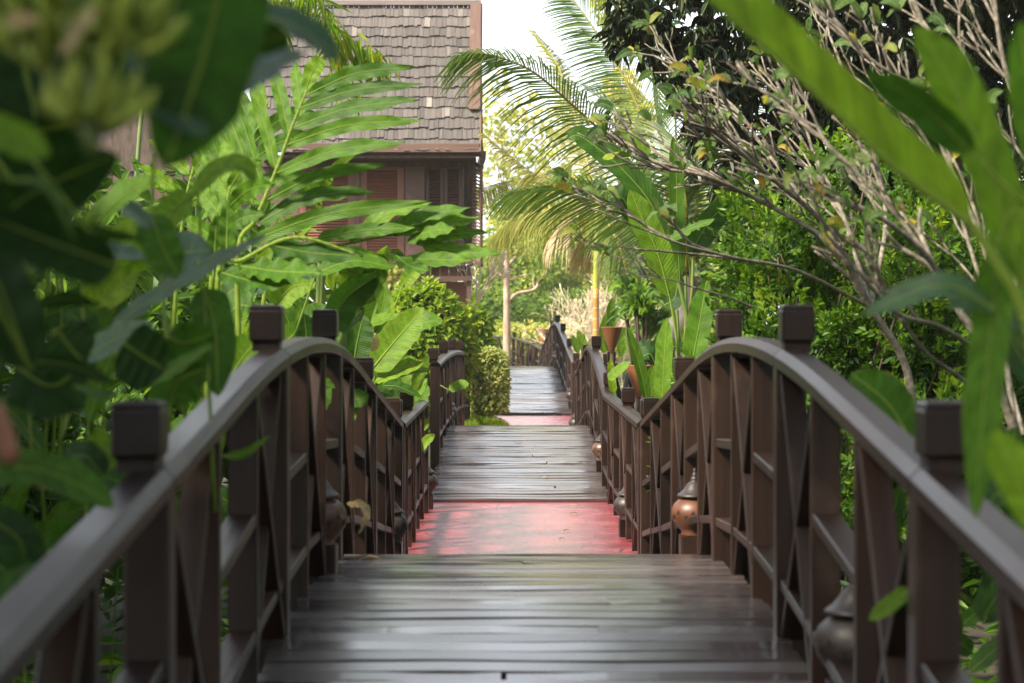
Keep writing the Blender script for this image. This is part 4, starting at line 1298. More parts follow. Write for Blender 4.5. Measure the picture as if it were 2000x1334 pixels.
for k in range(16):
    x, y = rnd.uniform(250, 620), rnd.uniform(850, 1150)
    an = rnd.uniform(-2.6, -.5); l = rnd.uniform(90, 200)
    PL(h2, [(x, y), (x + l * .5 * math.cos(an), y + l * .6 * math.sin(an)), (x + l * math.cos(an), y + l * math.sin(an))], rnd.uniform(9.5, 12), rnd.uniform(17, 34), rnd.choice([10, 30, -25, -40, 45]), rnd.uniform(.1, .5))
mb = MB(); blade(mb, [P(678, 984, 8.3), P(704, 990, 8.22), P(713, 1008, 8.15), P(700, 1042, 8.15)], .024, 35, 'lance', .75, rib=.003, fold=.6, wave=.12)
solo("dry_leaf", mb, M_dead, "curled tan dry leaf caught on the left railing above the deck", "leaf", P(700, 1005, 8.2), True)

# dark growth closing the left side
bush("shrub", "dark dense shrub mass at the far left edge behind the banana", "shrub", clumps_in((-3.0, 6.2, 1.6), (1.2, 2.4, 2.0), 16, seed=3), 9000, .20, .055, M_leafsmall, (.02, .30), (-3.0, 6.2, -.1), down=.5)
bush("shrub", "dark shrub filling in below the fern on the left", "shrub", clumps_in((-3.4, 11, 1.4), (1.4, 2.4, 1.8), 14, seed=4), 8000, .18, .05, M_leafsmall, (.08, .42), (-3.4, 11, -.1), down=.5)
bush("shrub", "leafy shrub between the fern and the stilted house", "shrub", clumps_in((-3.6, 19, 1.5), (1.8, 3.0, 2.0), 14, seed=5), 7000, .20, .055, M_leafsmall, (.2, .6), (-3.6, 19, -.1), down=.5)
tree("shade_tree", "unseen broad dark tree added to shade the left side of the walk", "tree", (-7.4, 9.4, -.1), (-7.2, 9, 4.0), clumps_in((-7.0, 9.0, 4.8), (2.0, 3.0, 1.6), 16, seed=6), 8000, .26, .09, M_leafsmall, (.05, .4), M_bark, .16)  # added out of view to keep light off the left side

# bamboo spray hanging in front of the roof
bam = thing("bamboo", "bamboo spray with narrow drooping leaves hanging before the shingle roof", "bamboo", (-4.6, 23, -.1))
mb = MB(); cul = tube(mb, [(-4.6, 23, -.1), P(330, -200, 23), P(520, -260, 22.5), P(610, -90, 22), P(640, 60, 22)], .03, .008, 7, 30)
for (a, b, c_) in [((610, -60), (660, 40), (735, 130)), ((600, -70), (560, 20), (540, 40)), ((620, 10), (680, 70), (690, 190)), ((600, -90), (640, -10), (655, 60)), ((630, 30), (640, 110), (672, 180)), ((560, -200), (520, -30), (500, 25)), ((655, 50), (700, 90), (742, 110))]:
    tube(mb, [P(*a, 22), P(*b, 22), P(*c_, 22)], .008, .003, 5)
part("culm", mb, M_stem, bam, True)
mb = MB()
pos, dr, nm = [], [], []
for (a, c_) in [((600, -40), (650, 60)), ((640, 40), (735, 120)), ((600, -40), (545, 40)), ((630, 30), (690, 175)), ((640, 20), (665, 160)), ((560, -60), (520, 20)), ((650, 60), (740, 100)), ((700, 95), (745, 110))]:
    for k in range(34):
        q = rnd.random()
        p = P(a[0] + (c_[0] - a[0]) * q + rnd.gauss(0, 7), a[1] + (c_[1] - a[1]) * q + rnd.gauss(0, 7), 22 + rnd.uniform(-.3, .3))
        pos.append(p); dr.append(Vector((rnd.gauss(.15, .5), rnd.gauss(0, .4), -1 + rnd.gauss(0, .35)))); nm.append(Vector((rnd.gauss(0, .5), -1, .4)))
leaves(mb, pos, dr, nm, nrg.uniform(.2, .42, len(pos)), .019, nrg.uniform(.5, .9, len(pos)), bend=.25)
part("foliage", mb, M_leafsmall, bam)

# ---------------------------------------------------------------- clipped shrubs by the arched railing
def dome(c, r, n, ln, wd, tint, mb, sq=2.0, bump=.06):
    """leaves over a clipped shape; sq 2 gives a dome, more gives a box"""
    d = unit(n)
    k = (np.abs(d) ** sq).sum(1) ** (-1 / sq)
    rr = k * (1 - np.abs(nrg.normal(0, .07, n)) + bump * np.sin(d[:, 0] * 9 + d[:, 2] * 7))
    pos = np.array(c) + d * np.array(r) * rr[:, None]
    drn = d * .75 + unit(n) * .75 + np.array([0, 0, -.35])
    nm = d * .8 + unit(n) * .4 + np.array([0, 0, .45])
    leaves(mb, pos, drn, nm, ln * nrg.uniform(.6, 1.15, n), wd * nrg.uniform(.7, 1.1, n), nrg.uniform(*tint, n), bend=.3)
rb = thing("round_bush", "round clipped glossy green bush below the house corner", "bush", (-1.1, 28.5, -.1))
mb = MB(); c = P(828, 655, 28.5); dome((c.x, 29.0, 1.30), (.72, .72, .93), 5200, .135, .033, (.58, .86), mb)
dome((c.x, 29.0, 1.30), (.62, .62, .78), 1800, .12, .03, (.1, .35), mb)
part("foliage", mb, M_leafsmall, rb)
mb = MB(); [tube(mb, [(c.x, 29, -.1), (c.x + rnd.uniform(-.2, .2), 29 + rnd.uniform(-.2, .2), .6), (c.x + rnd.uniform(-.5, .5), 29 + rnd.uniform(-.5, .5), 1.5)], .025, .008, 5) for _ in range(9)]
part("stem", mb, M_bark, rb, True)
hb = thing("clipped_hedge", "square clipped hedge of yellow-edged leaves at the end of the arched railing", "hedge", (-.41, 31.4, -.05))
mb = MB(); dome((-.40, 31.5, .74), (.305, .38, .47), 4600, .095, .022, (.22, .90), mb, sq=9.0, bump=.04)
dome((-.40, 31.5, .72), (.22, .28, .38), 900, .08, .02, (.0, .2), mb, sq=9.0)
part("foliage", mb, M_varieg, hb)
mb = MB(); [tube(mb, [(-.41 + rnd.uniform(-.1, .1), 31.4, -.05), (-.41 + rnd.uniform(-.2, .2), 31.4 + rnd.uniform(-.2, .2), .6)], .018, .008, 5) for _ in range(7)]
part("stem", mb, M_bark, hb, True)
mb = MB()
GX2, GY2 = np.meshgrid(np.linspace(-1, 1, 21), np.linspace(-1, 1, 21))
rr2 = np.clip(1 - (GX2 ** 2 + GY2 ** 2), 0, 1)
mb.add(np.stack([-.52 + GX2 * .55, 31.3 + GY2 * 1.0, -.10 + .24 * rr2 ** .8 + .01 * np.sin(GX2 * 9 + GY2 * 7)], -1).reshape(-1, 3), [(i * 21 + j, i * 21 + j + 1, (i + 1) * 21 + j + 1, (i + 1) * 21 + j) for i in range(20) for j in range(20)], np.zeros((441, 3)))
setting("ground", mb, M_soil, True)
def grass(name, pts, n, h):
    mb = MB()
    pos = np.array([(x + rnd.gauss(0, sx), y + rnd.gauss(0, sy), 0) for x, y, sx, sy in pts for _ in range(n)])
    pos[:, 2] = -.11 + .24 * np.clip(1 - ((pos[:, 0] + .52) / .55) ** 2 - (pos[:, 1] - 31.3) ** 2, 0, 1) ** .8
    m = len(pos)
    dr = np.stack([nrg.normal(0, .35, m), nrg.normal(0, .35, m), np.ones(m)], 1)
    leaves(mb, pos, dr, unit(m) * np.array([1, 1, .2]), h * nrg.uniform(.4, 1.4, m), .007, nrg.uniform(.35, .98, m), bend=-.25)
    o = bpy.data.objects.new(name, mb.mesh(name, M_leafsmall)); C.objects.link(o)
    o["kind"] = "stuff"; o["label"] = "short green grass round the foot of the square hedge"
grass("grass", [(-.52, 30.7, .20, .20), (-.35, 30.7, .14, .18), (-.6, 31.2, .2, .5), (-.2, 31.2, .09, .3), (-.9, 31, .2, .5)], 900, .09)
bush("shrub", "yellow-green shrub with bare pale twigs by the house stilts", "shrub", clumps_in((-.66, 35, 1.35), (.36, .5, .8), 9, seed=8), 1700, .15, .036, M_leafsmall, (.55, .84), (-.66, 35, -.1), down=.6)
tw = thing("bare_shrub", "bare pale forked twigs sprouting beside the house stilt", "shrub", (-.7, 37, -.1))
def twigs(mb, p, d, l, r, dep, g, spread=.5, k=5, shrink=.8, upb=.25, rs=.72):
    e = p + d * l
    tube(mb, [p, p.lerp(e, .5) + Vector((g.uniform(-1, 1), g.uniform(-1, 1), g.uniform(-1, 1))) * l * .05, e], r, r * rs * 1.08, k, 3)
    if dep == 0: return [(e, d)]
    out = []
    for i in range(g.choice([2, 2, 3])):
        v = Vector((g.gauss(0, 1), g.gauss(0, 1), g.gauss(0, 1)))
        v = (v - d * v.dot(d)).normalized()
        out += twigs(mb, e, (d + v * g.uniform(.6, 1.3) * spread + Vector((0, 0, upb))).normalized(), l * shrink * g.uniform(.75, 1.15), r * rs, dep - 1, g, spread, k, shrink, upb, rs)
    return out
mb = MB(); g = random.Random(5)
for k in range(3): twigs(mb, Vector((-.75, 37, 1.6)), Vector((g.uniform(-.1, .5), 0, 1)).normalized(), .45, .03, 4, g, .55)
tube(mb, [(-.7, 37, -.1), (-.75, 37, 1.65)], .05, .035, 6)
part("twigs", mb, M_twig, tw, True)

# ---------------------------------------------------------------- right: paddle leaves closest to the camera
fh = thing("heliconia", "large blurred paddle leaves of the heliconia leaning in at the right edge", "heliconia", (1.55, 3.0, -.1))
D = 2.9
GB = (2120, 1100)
PL(fh, [(1900, 440), (1745, 325), (1565, 155), (1390, 0), (1260, -100)], D + .5, 74, 12, .70, pet=[(1950, 520), (2010, 640), GB], fold=.10, ulo=-.10, rib=.009)
PL(fh, [(2000, 560), (1925, 320), (1850, 150), (1785, 50)], D + .7, 46, 25, .58, pet=[(2040, 680), GB], fold=.35)
PL(fh, [(1900, 300), (1800, 205), (1690, 140)], D + .5, 34, -38, .26, pet=[(2000, 400)])
PL(fh, [(1950, 610), (1860, 560), (1780, 575), (1684, 618)], D + .6, 24, 42, .45, pet=[(2060, 760)], mat=M_leafgloss)
PL(fh, [(2010, 640), (1940, 590), (1850, 600)], D + .7, 26, 40, .40, mat=M_leafgloss)
PL(fh, [(1950, 470), (1938, 620), (1920, 800), (1905, 1015)], D + .6, 38, 12, .44, pet=[(1990, 420), (2060, 700)])
PL(fh, [(2060, 1060), (1985, 930), (1940, 840)], D - .1, 42, 15, .62, pet=[(2120, 1200)])
PL(fh, [(2080, 420), (2030, 250), (1990, 40)], D + .2, 50, 25, .45)
PL(fh, [(2040, 760), (1990, 690), (1960, 620)], D + 1.2, 34, 45, .16)
PL(fh, [(2060, 1120), (1990, 1060), (1930, 1040)], D + 1.0, 30, 45, .16)
PL(fh, [(2030, 960), (1960, 960), (1900, 1010)], D + 1.2, 26, 45, .2)
gr2 = thing("ginger_plant", "low plant whose leaf tips poke through the right railing near the camera", "plant", (1.5, 5.4, -.1))
PL(gr2, [(1790, 880), (1735, 790), (1662, 728)], 5.6, 46, 10, .32, pet=[(1840, 1200)], rib=.006)
PL(gr2, [(1780, 1150), (1740, 1180), (1698, 1212)], 4.5, 16, 25, .60, pet=[(1830, 1130, .1), (1900, 1180, .3)])
PL(gr2, [(1760, 1210), (1745, 1150), (1742, 1100)], 4.9, 22, 20, .28, pet=[(1800, 1250, .1), (1860, 1300, .3)])
PL(gr2, [(1740, 1290), (1760, 1240), (1790, 1215)], 5.0, 18, 30, .5)
for k in range(22):
    x, y = rnd.uniform(1700, 2050), rnd.uniform(950, 1330)
    an = rnd.uniform(-2.6, -.5); l = rnd.uniform(80, 190)
    PL(gr2, [(x, y), (x + l * .5 * math.cos(an), y + l * .6 * math.sin(an)), (x + l * math.cos(an), y + l * math.sin(an))], rnd.uniform(5.6, 7.5), rnd.uniform(16, 34), rnd.choice([10, 30, -25, 45]), rnd.uniform(.05, .40))

# ---------------------------------------------------------------- right: frangipani
def frangipani(label, limbs, base, seed, nshoot=9, dep=2, l0=.30, r0=.0165, leafp=.55, bias=Vector((-.62, -.05, .58))):
    t = thing("frangipani_tree", label, "tree", base)
    g = random.Random(seed)
    mb = MB(); ends = []
    for pts, ra, rb_, shoot in limbs:
        q = [P(*p) for p in pts]
        ra, rb_ = ra * .54, rb_ * .54
        c = tube(mb, q, ra, rb_, 8, 6 * len(pts))
        n = int(nshoot * shoot)
        for i in range(n):
            k = int(len(c) * (.25 + .75 * (i + g.random()) / max(1, n)))
            k = min(k, len(c) - 2)
            td = (c[k + 1] - c[k]).normalized()
            d = (td * .55 + bias * .9 + Vector((g.gauss(0, .26), g.gauss(0, .40), g.gauss(0, .26)))).normalized()
            ends += twigs(mb, c[k], d, l0 * g.uniform(.6, 1.3), r0, dep, g, .38, 6, .86, .08, .76)
        td = (c[-1] - c[-2]).normalized()
        ends += twigs(mb, c[-1], td, l0, rb_, dep, g, .40, 6, .86, .1, .74)
    part("branches", mb, M_fbark, t, True)
    mb = MB()
    for e, d in ends:
        if g.random() > leafp: continue
        for k in range(g.choice([1, 2, 2, 3, 4])):
            v = (d * .6 + Vector((g.gauss(0, .7), g.gauss(0, .6), g.gauss(.05, .5)))).normalized()
            l = g.uniform(.06, .13)
            b = e + d * .01
            blade(mb, [b, b + v * l * .5 + Vector((0, 0, .01)), b + v * l + Vector((0, 0, -.02))], l * g.uniform(.15, .22), g.uniform(5, 60), 'lance', min(1, max(0, g.gauss(.42, .26))), nv=8, nu=2, rib=0, seed=g.random(), wave=.08)
    part("foliage", mb, M_frang, t, True)
    return t
frangipani("frangipani tree with fans of bare pale forked branches beyond the green bush", [
    ([(1790, 900, 11.5), (1770, 720, 11.5), (1700, 600, 11.4)], .050, .036, 0),
    ([(1700, 600, 11.4), (1620, 450, 11.2), (1510, 350, 11), (1430, 285, 10.8)], .034, .020, 1.7),
    ([(1640, 480, 11.2), (1500, 400, 11.2), (1380, 345, 11.0), (1300, 330, 11)], .028, .016, 1.4),
    ([(1700, 600, 11.4), (1560, 530, 11), (1440, 505, 10.6), (1340, 480, 10.4), (1268, 452, 10.3)], .022, .010, .3),
    ([(1500, 515, 10.8), (1370, 498, 10.6), (1240, 486, 10.4)], .015, .009, .1),
    ([(1470, 600, 10.8), (1420, 580, 10.7), (1350, 560, 10.6)], .014, .009, .1),
    ([(1700, 600, 11.4), (1650, 430, 11.6), (1590, 300, 11.8), (1560, 200, 12)], .032, .018, 1.6),
    ([(1620, 450, 11.2), (1500, 300, 11.6), (1440, 215, 11.8), (1360, 150, 12)], .020, .012, .9),
    ([(1700, 600, 11.4), (1730, 420, 12), (1690, 250, 12.2), (1640, 120, 12.4)], .030, .018, 1.3),
], tuple(P(1790, 1700, 11.5))[:2] + (-.1,), 21, 8, 2, .19, .0092, .34, Vector((-.72, 0, .55)))
frangipani("nearer frangipani with thick grey knobbly limbs at the far right", [
    ([(2010, 1080, 7.6), (1990, 880, 7.6), (1930, 700, 7.6), (1870, 600, 7.6)], .040, .028, 0),
    ([(1870, 600, 7.6), (1810, 500, 7.5), (1720, 425, 7.4), (1630, 385, 7.3)], .026, .014, .25),
    ([(1870, 600, 7.6), (1790, 470, 7.7), (1700, 365, 7.7), (1600, 265, 7.7)], .022, .012, .5),
    ([(1930, 700, 7.6), (1840, 640, 7.2), (1750, 610, 7.0), (1668, 520, 6.9)], .020, .012, .2),
    ([(1990, 880, 7.6), (1940, 560, 8), (1890, 400, 8.2), (1830, 270, 8.3)], .024, .014, .5),
    ([(1940, 560, 8), (1960, 330, 8.2), (1920, 190, 8.2), (1850, 100, 8.2)], .028, .017, .7),
    ([(1940, 400, 8.2), (1830, 200, 8.4), (1720, 130, 8.4), (1660, 80, 8.4)], .018, .011, .5),
    ([(1980, 600, 8), (2010, 300, 8.2), (1960, 120, 8.2), (1940, -20, 8.2)], .026, .016, .7),
    ([(1990, 880, 7.6), (1900, 760, 7.4), (1810, 690, 7.2), (1760, 620, 7.1)], .018, .012, .2),
    ([(2000, 850, 8.6), (1900, 500, 9), (1840, 330, 9.2), (1760, 200, 9.2)], .020, .012, .8),
], tuple(P(2010, 1080, 7.6))[:2] + (-.1,), 33, 8, 2, .16, .0072, .26, Vector((-.45, 0, .75)))

# ---------------------------------------------------------------- right: fine leaved green bush behind the railing
cl_ = [(P(x, y, d), r) for x, y, d, r in [
    (1480, 560, 13.2, 0.36), (1530, 470, 13.2, 0.34), (1560, 600, 13.0, 0.44), (1600, 520, 13.1, 0.36), (1440, 640, 13.2, 0.31), (1500, 700, 13.0, 0.42), (1620, 680, 12.8, 0.47), (1700, 600, 12.8, 0.39), (1700, 740, 12.6, 0.47), (1490, 420, 13.5, 0.22),
    (1760, 560, 12.8, 0.34), (1780, 680, 12.6, 0.44), (1450, 780, 13.0, 0.44), (1570, 820, 12.8, 0.52), (1700, 880, 12.6, 0.55), (1840, 780, 12.6, 0.47), (1425, 880, 13.2, 0.42), (1520, 980, 13.0, 0.52), (1680, 1040, 12.8, 0.59), (1850, 960, 12.6, 0.59), (1650, 440, 13.4, 0.26), (1840, 560, 13.0, 0.31), (1930, 700, 12.8, 0.39), (1980, 900, 12.6, 0.52), (1590, 400, 13.5, 0.18), (1720, 480, 13.3, 0.26)]]
lb = thing("leafy_bush", "bright small-leaved green bush rising over the right railing of the nearest bridge", "bush", (2.1, 13, -.1))
mb = MB(); g = random.Random(4)
sub = [(Vector(c) + Vector((g.gauss(0, .6), g.gauss(0, .5), g.gauss(0, .6))) * r, r * g.uniform(.34, .62)) for c, r in cl_ for _ in range(4)]
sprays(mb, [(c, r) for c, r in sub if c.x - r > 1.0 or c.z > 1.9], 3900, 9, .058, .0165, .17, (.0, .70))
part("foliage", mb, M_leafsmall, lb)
mb = MB()
for c, r in sub:
    b = Vector((2.1 + g.uniform(-.25, .6), 13 + g.uniform(-.3, .3), -.1)); tube(mb, [b, b.lerp(c, .5) + Vector((g.uniform(-.1, .1), 0, 0)), c], .016, .005, 5)
part("stem", mb, M_bark, lb, True)
bush("shrub", "dark shrub filling the right side behind the fine-leaved bush", "shrub", clumps_in((4.0, 14.5, 1.5), (2.4, 2.0, 1.9), 16, seed=13), 9000, .15, .045, M_leafsmall, (.03, .38), (4.0, 14.5, -.1), down=.4)
bush("shrub", "dark shrub beyond the far right edge of the nearest bridge", "shrub", clumps_in((3.0, 6.4, 1.0), (1.0, 2.0, 1.5), 12, seed=14), 6000, .12, .036, M_leafsmall, (.05, .45), (3.0, 6.4, -.1), down=.4)

# dark leathery tree over the right
def dtree():
    t = thing("evergreen_tree", "dark evergreen tree with drooping leathery leaves across the upper right", "tree", (4.6, 19, -.1))
    cl = [(P(x, y, d), r) for x, y, d, r in [(1255, 20, 17.5, .34), (1215, 60, 17.4, .2), (1310, 90, 17.4, .30), (1350, 20, 17.6, .42), (1400, 120, 17.6, .36), (1430, 200, 17.8, .26), (1385, 180, 17.4, .2), (1480, 60, 18, .5), (1500, 170, 18, .36), (1590, 60, 18.4, .55), (1600, 180, 18.4, .4), (1700, 80, 18.6, .6), (1720, 220, 18.8, .5), (1820, 60, 18.8, .65), (1850, 200, 19, .6), (1960, 90, 19, .7), (1980, 260, 19, .6), (2090, 160, 19, .8), (1640, 290, 19, .4), (1800, 320, 19.2, .55), (1540, 260, 18.6, .3), (1300, -120, 18, .7), (1450, -180, 18.4, .9), (1650, -180, 18.6, 1.0), (1850, -160, 19, 1.1), (2050, -100, 19.2, 1.1), (1600, -420, 18.6, 1.3), (1850, -420, 19, 1.4), (1400, 280, 18.8, .35), (1480, 340, 19, .45), (1600, 380, 19.2, .5), (1720, 400, 19.2, .5), (1900, 400, 19.4, .6), (1340, 160, 18.6, .25), (1560, 150, 18.6, .4), (1680, 180, 22, .8), (1800, 180, 22, .9), (1920, 200, 22, .9), (1980, 380, 22, .9), (1600, 300, 21, .7), (1840, 60, 22, .8), (1520, 60, 20, .6)]]
    mb = MB()
    c = tube(mb, [(4.6, 19, -.1), (4.5, 19, 2.2), (4.0, 18.8, 4.2), (3.6, 18.6, 6.2)], .17, .07, 9)
    for cc, r in cl:
        a = c[rnd.randrange(5, len(c))]
        tube(mb, [a, a.lerp(cc, .5) + Vector((0, 0, .15)), cc], .045, .010, 6)
    part("trunk", mb, M_bark, t, True)
    # whorls of leaves hanging round the twig ends
    mb = MB()
    pos, dr, nm, tn = [], [], [], []
    tot = sum(r ** 2 for _, r in cl)
    for cc, r in cl:
        for k in range(int(5000 * r ** 2 / tot) + 8):
            d = Vector(unit(1)[0]); p = cc + d * r * rnd.uniform(.5, 1.05)
            for j in range(rnd.randint(6, 10)):
                an = rnd.uniform(0, 6.283)
                v = Vector((math.cos(an) * .75, math.sin(an) * .75, rnd.uniform(-1.1, .05)))
                pos.append(p); dr.append(v); nm.append(Vector((math.cos(an) * .4, math.sin(an) * .4, .9)) + Vector(unit(1)[0]) * .25); tn.append(rnd.uniform(.1, .75))
    leaves(mb, pos, dr, nm, nrg.uniform(.11, .18, len(pos)), .027, np.array(tn), bend=.3)
    part("crown", mb, M_dark, t)
dtree()

# ---------------------------------------------------------------- coconut palm reaching over the walk
cp = thing("coconut_palm", "young coconut palm with long green fronds arching left over the walk", "palm", (2.1, 22, -.1))
K = (1340, 530, 22)
mb = MB(); tube(mb, [(2.1, 22, -.1), (2.0, 22, 1.0), P(1345, 540, 22)], .15, .10, 10); part("trunk", mb, M_bark, cp, True)
palm_frond(cp, [P(*K), P(1290, 420, 21.8), P(1212, 297, 21.4), P(1125, 212, 21), P(1040, 140, 20.7), P(960, 108, 20.5), P(900, 106, 20.4)], 92, .88, .0105, .70, .40, .16, 1, kinky=.18, v0=.10, roll=36, fwd=.5)
palm_frond(cp, [P(*K), P(1300, 360, 22), P(1240, 195, 22.2), P(1185, 95, 22.4), P(1125, 8, 22.6), P(1060, -70, 22.8)], 112, .92, .0115, .22, .44, .14, 2, lift=.05, v0=.10, roll=72, fwd=.35)
palm_frond(cp, [P(*K), P(1270, 440, 21), P(1190, 395, 20.4), P(1100, 362, 20), P(990, 378, 19.6)], 84, .75, .0105, .5, .34, .14, 3, v0=.15, roll=40)
palm_frond(cp, [P(*K), P(1370, 350, 22.5), P(1420, 180, 23), P(1500, 60, 23.6)], 90, .9, .0145, .3, .46, .14, 4, roll=60)
palm_frond(cp, [P(*K), P(1400, 430, 22), P(1480, 380, 21.6), P(1580, 400, 21.2)], 80, .8, .0135, .45, .46, .15, 5, roll=30)
palm_frond(cp, [P(*K), P(1300, 430, 23), P(1250, 310, 24), P(1190, 210, 25), P(1140, 170, 26)], 96, 1.0, .0115, .40, .48, .16, 6, roll=55)
palm_frond(cp, [P(*K), P(1340, 400, 21.8), P(1320, 270, 21.8), P(1330, 150, 21.8), P(1390, 60, 21.8)], 90, .85, .0145, .25, .50, .16, 7, roll=75)
palm_frond(cp, [P(*K), P(1310, 400, 23), P(1285, 250, 24), P(1270, 130, 25), P(1220, 40, 26)], 96, .95, .0115, .25, .48, .14, 9, roll=75)

# areca-like palm with a smooth yellow trunk, yellowing fronds hang left of it
ap = thing("areca_palm", "slim palm with smooth green and orange ringed trunk and yellowing curtains of fronds", "palm", tuple(P(1163, 690, 33))[:2] + (-.1,))
mb = MB(); b = P(1164, 700, 33); b.z = -.1; tube(mb, [b, P(1164, 560, 33)], .056, .053, 12, 12); part("trunk", mb, bark_mat("ringed_orange_trunk", [(.3, (.36, .15, .03)), (.7, (.50, .26, .06))], 5, rough=.45, bump=.1, rings=13), ap, True)
mb = MB(); tube(mb, [P(1164, 563, 33), P(1165, 500, 33), P(1167, 400, 33)], .054, .045, 12, 10); part("crownshaft", mb, bark_mat("smooth_green_trunk", [(.3, (.20, .26, .03)), (.7, (.42, .40, .05))], 4, rough=.4, bump=.05), ap, True)
A_ = (1167, 400, 33)
palm_frond(ap, [P(*A_), P(1110, 345, 33), P(1060, 347, 33), P(1000, 308, 33), P(945, 262, 33)], 70, .75, .014, .7, .80, .1, 11, fwd=.4)
palm_frond(ap, [P(*A_), P(1120, 390, 34), P(1062, 412, 34.4), P(1005, 425, 34.8), P(955, 468, 35)], 80, .50, .013, 1.5, .74, .12, 12, fwd=.2, lift=-.1, kinky=.15)
palm_frond(ap, [P(*A_), P(1100, 330, 35), P(1030, 350, 36), P(975, 358, 37), P(930, 372, 38)], 80, .66, .013, 1.4, .72, .12, 13, fwd=.2, lift=-.1, kinky=.1)
palm_frond(ap, [P(*A_), P(1140, 405, 34), P(1105, 425, 34), P(1072, 470, 34)], 60, .60, .014, 1.3, .97, .12, 14, fwd=.2, mat=M_dead)
palm_frond(ap, [P(*A_), P(1175, 420, 34.5), P(1160, 450, 34.6), P(1120, 490, 34.8)], 60, .60, .014, 1.4, .60, .2, 15, fwd=.2, mat=M_dead)
palm_frond(ap, [P(*A_), P(1200, 300, 34), P(1230, 250, 35), P(1290, 240, 36)], 60, .9, .014, .6, .6, .12, 16)
palm_frond(ap, [P(*A_), P(1190, 440, 32.5), P(1215, 500, 32.2), P(1235, 600, 32)], 60, .7, .012, .7, .62, .12, 17)
palm_frond(ap, [P(*A_), P(1130, 250, 34), P(1090, 130, 35), P(1040, 60, 36)], 70, .7, .014, .6, .72, .12, 18)
palm_frond(ap, [P(*A_), P(1150, 330, 35), P(1110, 230, 36), P(1090, 120, 37)], 70, .8, .014, .6, .78, .12, 19)

# ---------------------------------------------------------------- right: heliconia group behind the railing
hr = thing("heliconia", "tall heliconia with long upright and arching paddle leaves right of the coconut fronds", "heliconia", (1.55, 17.2, -.1))
D = 17
gp = [Z5(560, 1200)]
PL(hr, [Z5(480, 520), Z5(410, 350), Z5(280, 195), Z5(150, 85), Z5(70, 35), Z5(18, 50)], D, 22, 28, .30, pet=[Z5(540, 720), Z5(590, 930)])
PL(hr, [Z5(330, 450), Z5(295, 350), Z5(260, 325), Z5(215, 330)], D + .3, 20, 45, .22)
PL(hr, [Z5(505, 805), Z5(450, 600), Z5(370, 420), Z5(318, 290)], D - .5, 27, 18, .60, pet=[Z5(530, 950), Z5(548, 1100)])
PL(hr, [Z5(552, 720), Z5(540, 450), Z5(535, 200), Z5(520, 40)], D + .2, 15, 10, .40, pet=[Z5(570, 850), Z5(600, 1100)])
PL(hr, [Z5(595, 610), Z5(680, 460), Z5(800, 320), Z5(920, 120)], D + .4, 24, -25, .20, pet=[Z5(610, 800), Z5(600, 1100)])
PL(hr, [Z5(480, 840), Z5(530, 800), Z5(545, 670)], D + .6, 20, 25, .14)
PL(hr, [Z5(610, 1120), Z5(645, 930), Z5(680, 715)], D - 2.2, 24, 12, .48, pet=[Z5(600, 1300)])
PL(hr, [Z5(470, 1300), Z5(478, 1100), Z5(490, 895)], D - .6, 17, 22, .56)
PL(hr, [Z5(400, 1300), Z5(362, 1130), Z5(300, 935)], D - .4, 11, 30, .46)
PL(hr, [Z5(240, 1260), Z5(228, 1180), Z5(224, 1090)], D + 2, 8, 15, .76)
PL(hr, [Z5(215, 1195), Z5(260, 1150), Z5(318, 1105)], D + 1.6, 9, 35, .62)
PL(hr, [Z5(450, 1075), Z5(400, 1040), Z5(340, 1045)], D + .8, 12, 50, .14)
PL(hr, [Z5(440, 1130), Z5(410, 1070), Z5(360, 1095)], D + .4, 14, 45, .16)
PL(hr, [Z5(440, 1060), Z5(520, 1035), Z5(600, 1060)], D + 1, 10, 50, .14)
PL(hr, [Z5(420, 1270), Z5(415, 1190), Z5(425, 1120)], D, 9, 15, .60)
PL(hr, [Z5(500, 530), Z5(600, 480), Z5(720, 430)], D - .2, 11, 40, .42, ragged=.5)
PL(hr, [Z5(410, 130), Z5(340, 60), Z5(255, 0)], D - 2, 13, 20, .62)
PL(hr, [Z5(185, 145), Z5(260, 130), Z5(345, 132)], D - 4, 6, 40, .80)
PL(hr, [Z5(600, 1240), Z5(560, 1150), Z5(505, 1100)], D, 12, 30, .3)
for a, b in [((510, 600), (590, 920)), ((580, 700), (575, 1100)), ((615, 620), (600, 900)), ((520, 850), (548, 1100)), ((540, 860), (540, 1100))]:
    mb = MB(); tube(mb, [P(*Z5(*a), D), P(*Z5((a[0] + b[0]) / 2 + 4, (a[1] + b[1]) / 2), D), P(*Z5(*b), D), P(*Z5(b[0], b[1] + 350), D)], .013, .018, 6); part("stem", mb, M_stem, hr, True)
for k in range(14):
    x, y = rnd.uniform(1285, 1420), rnd.uniform(700, 820)
    an = rnd.uniform(-2.3, -.8); l = rnd.uniform(50, 110)
    PL(hr, [(x, y), (x + l * .5 * math.cos(an), y + l * .6 * math.sin(an)), (x + l * math.cos(an), y + l * math.sin(an))], rnd.uniform(19, 22), rnd.uniform(8, 15), rnd.choice([10, 30, -25, 45]), rnd.uniform(.2, .66))

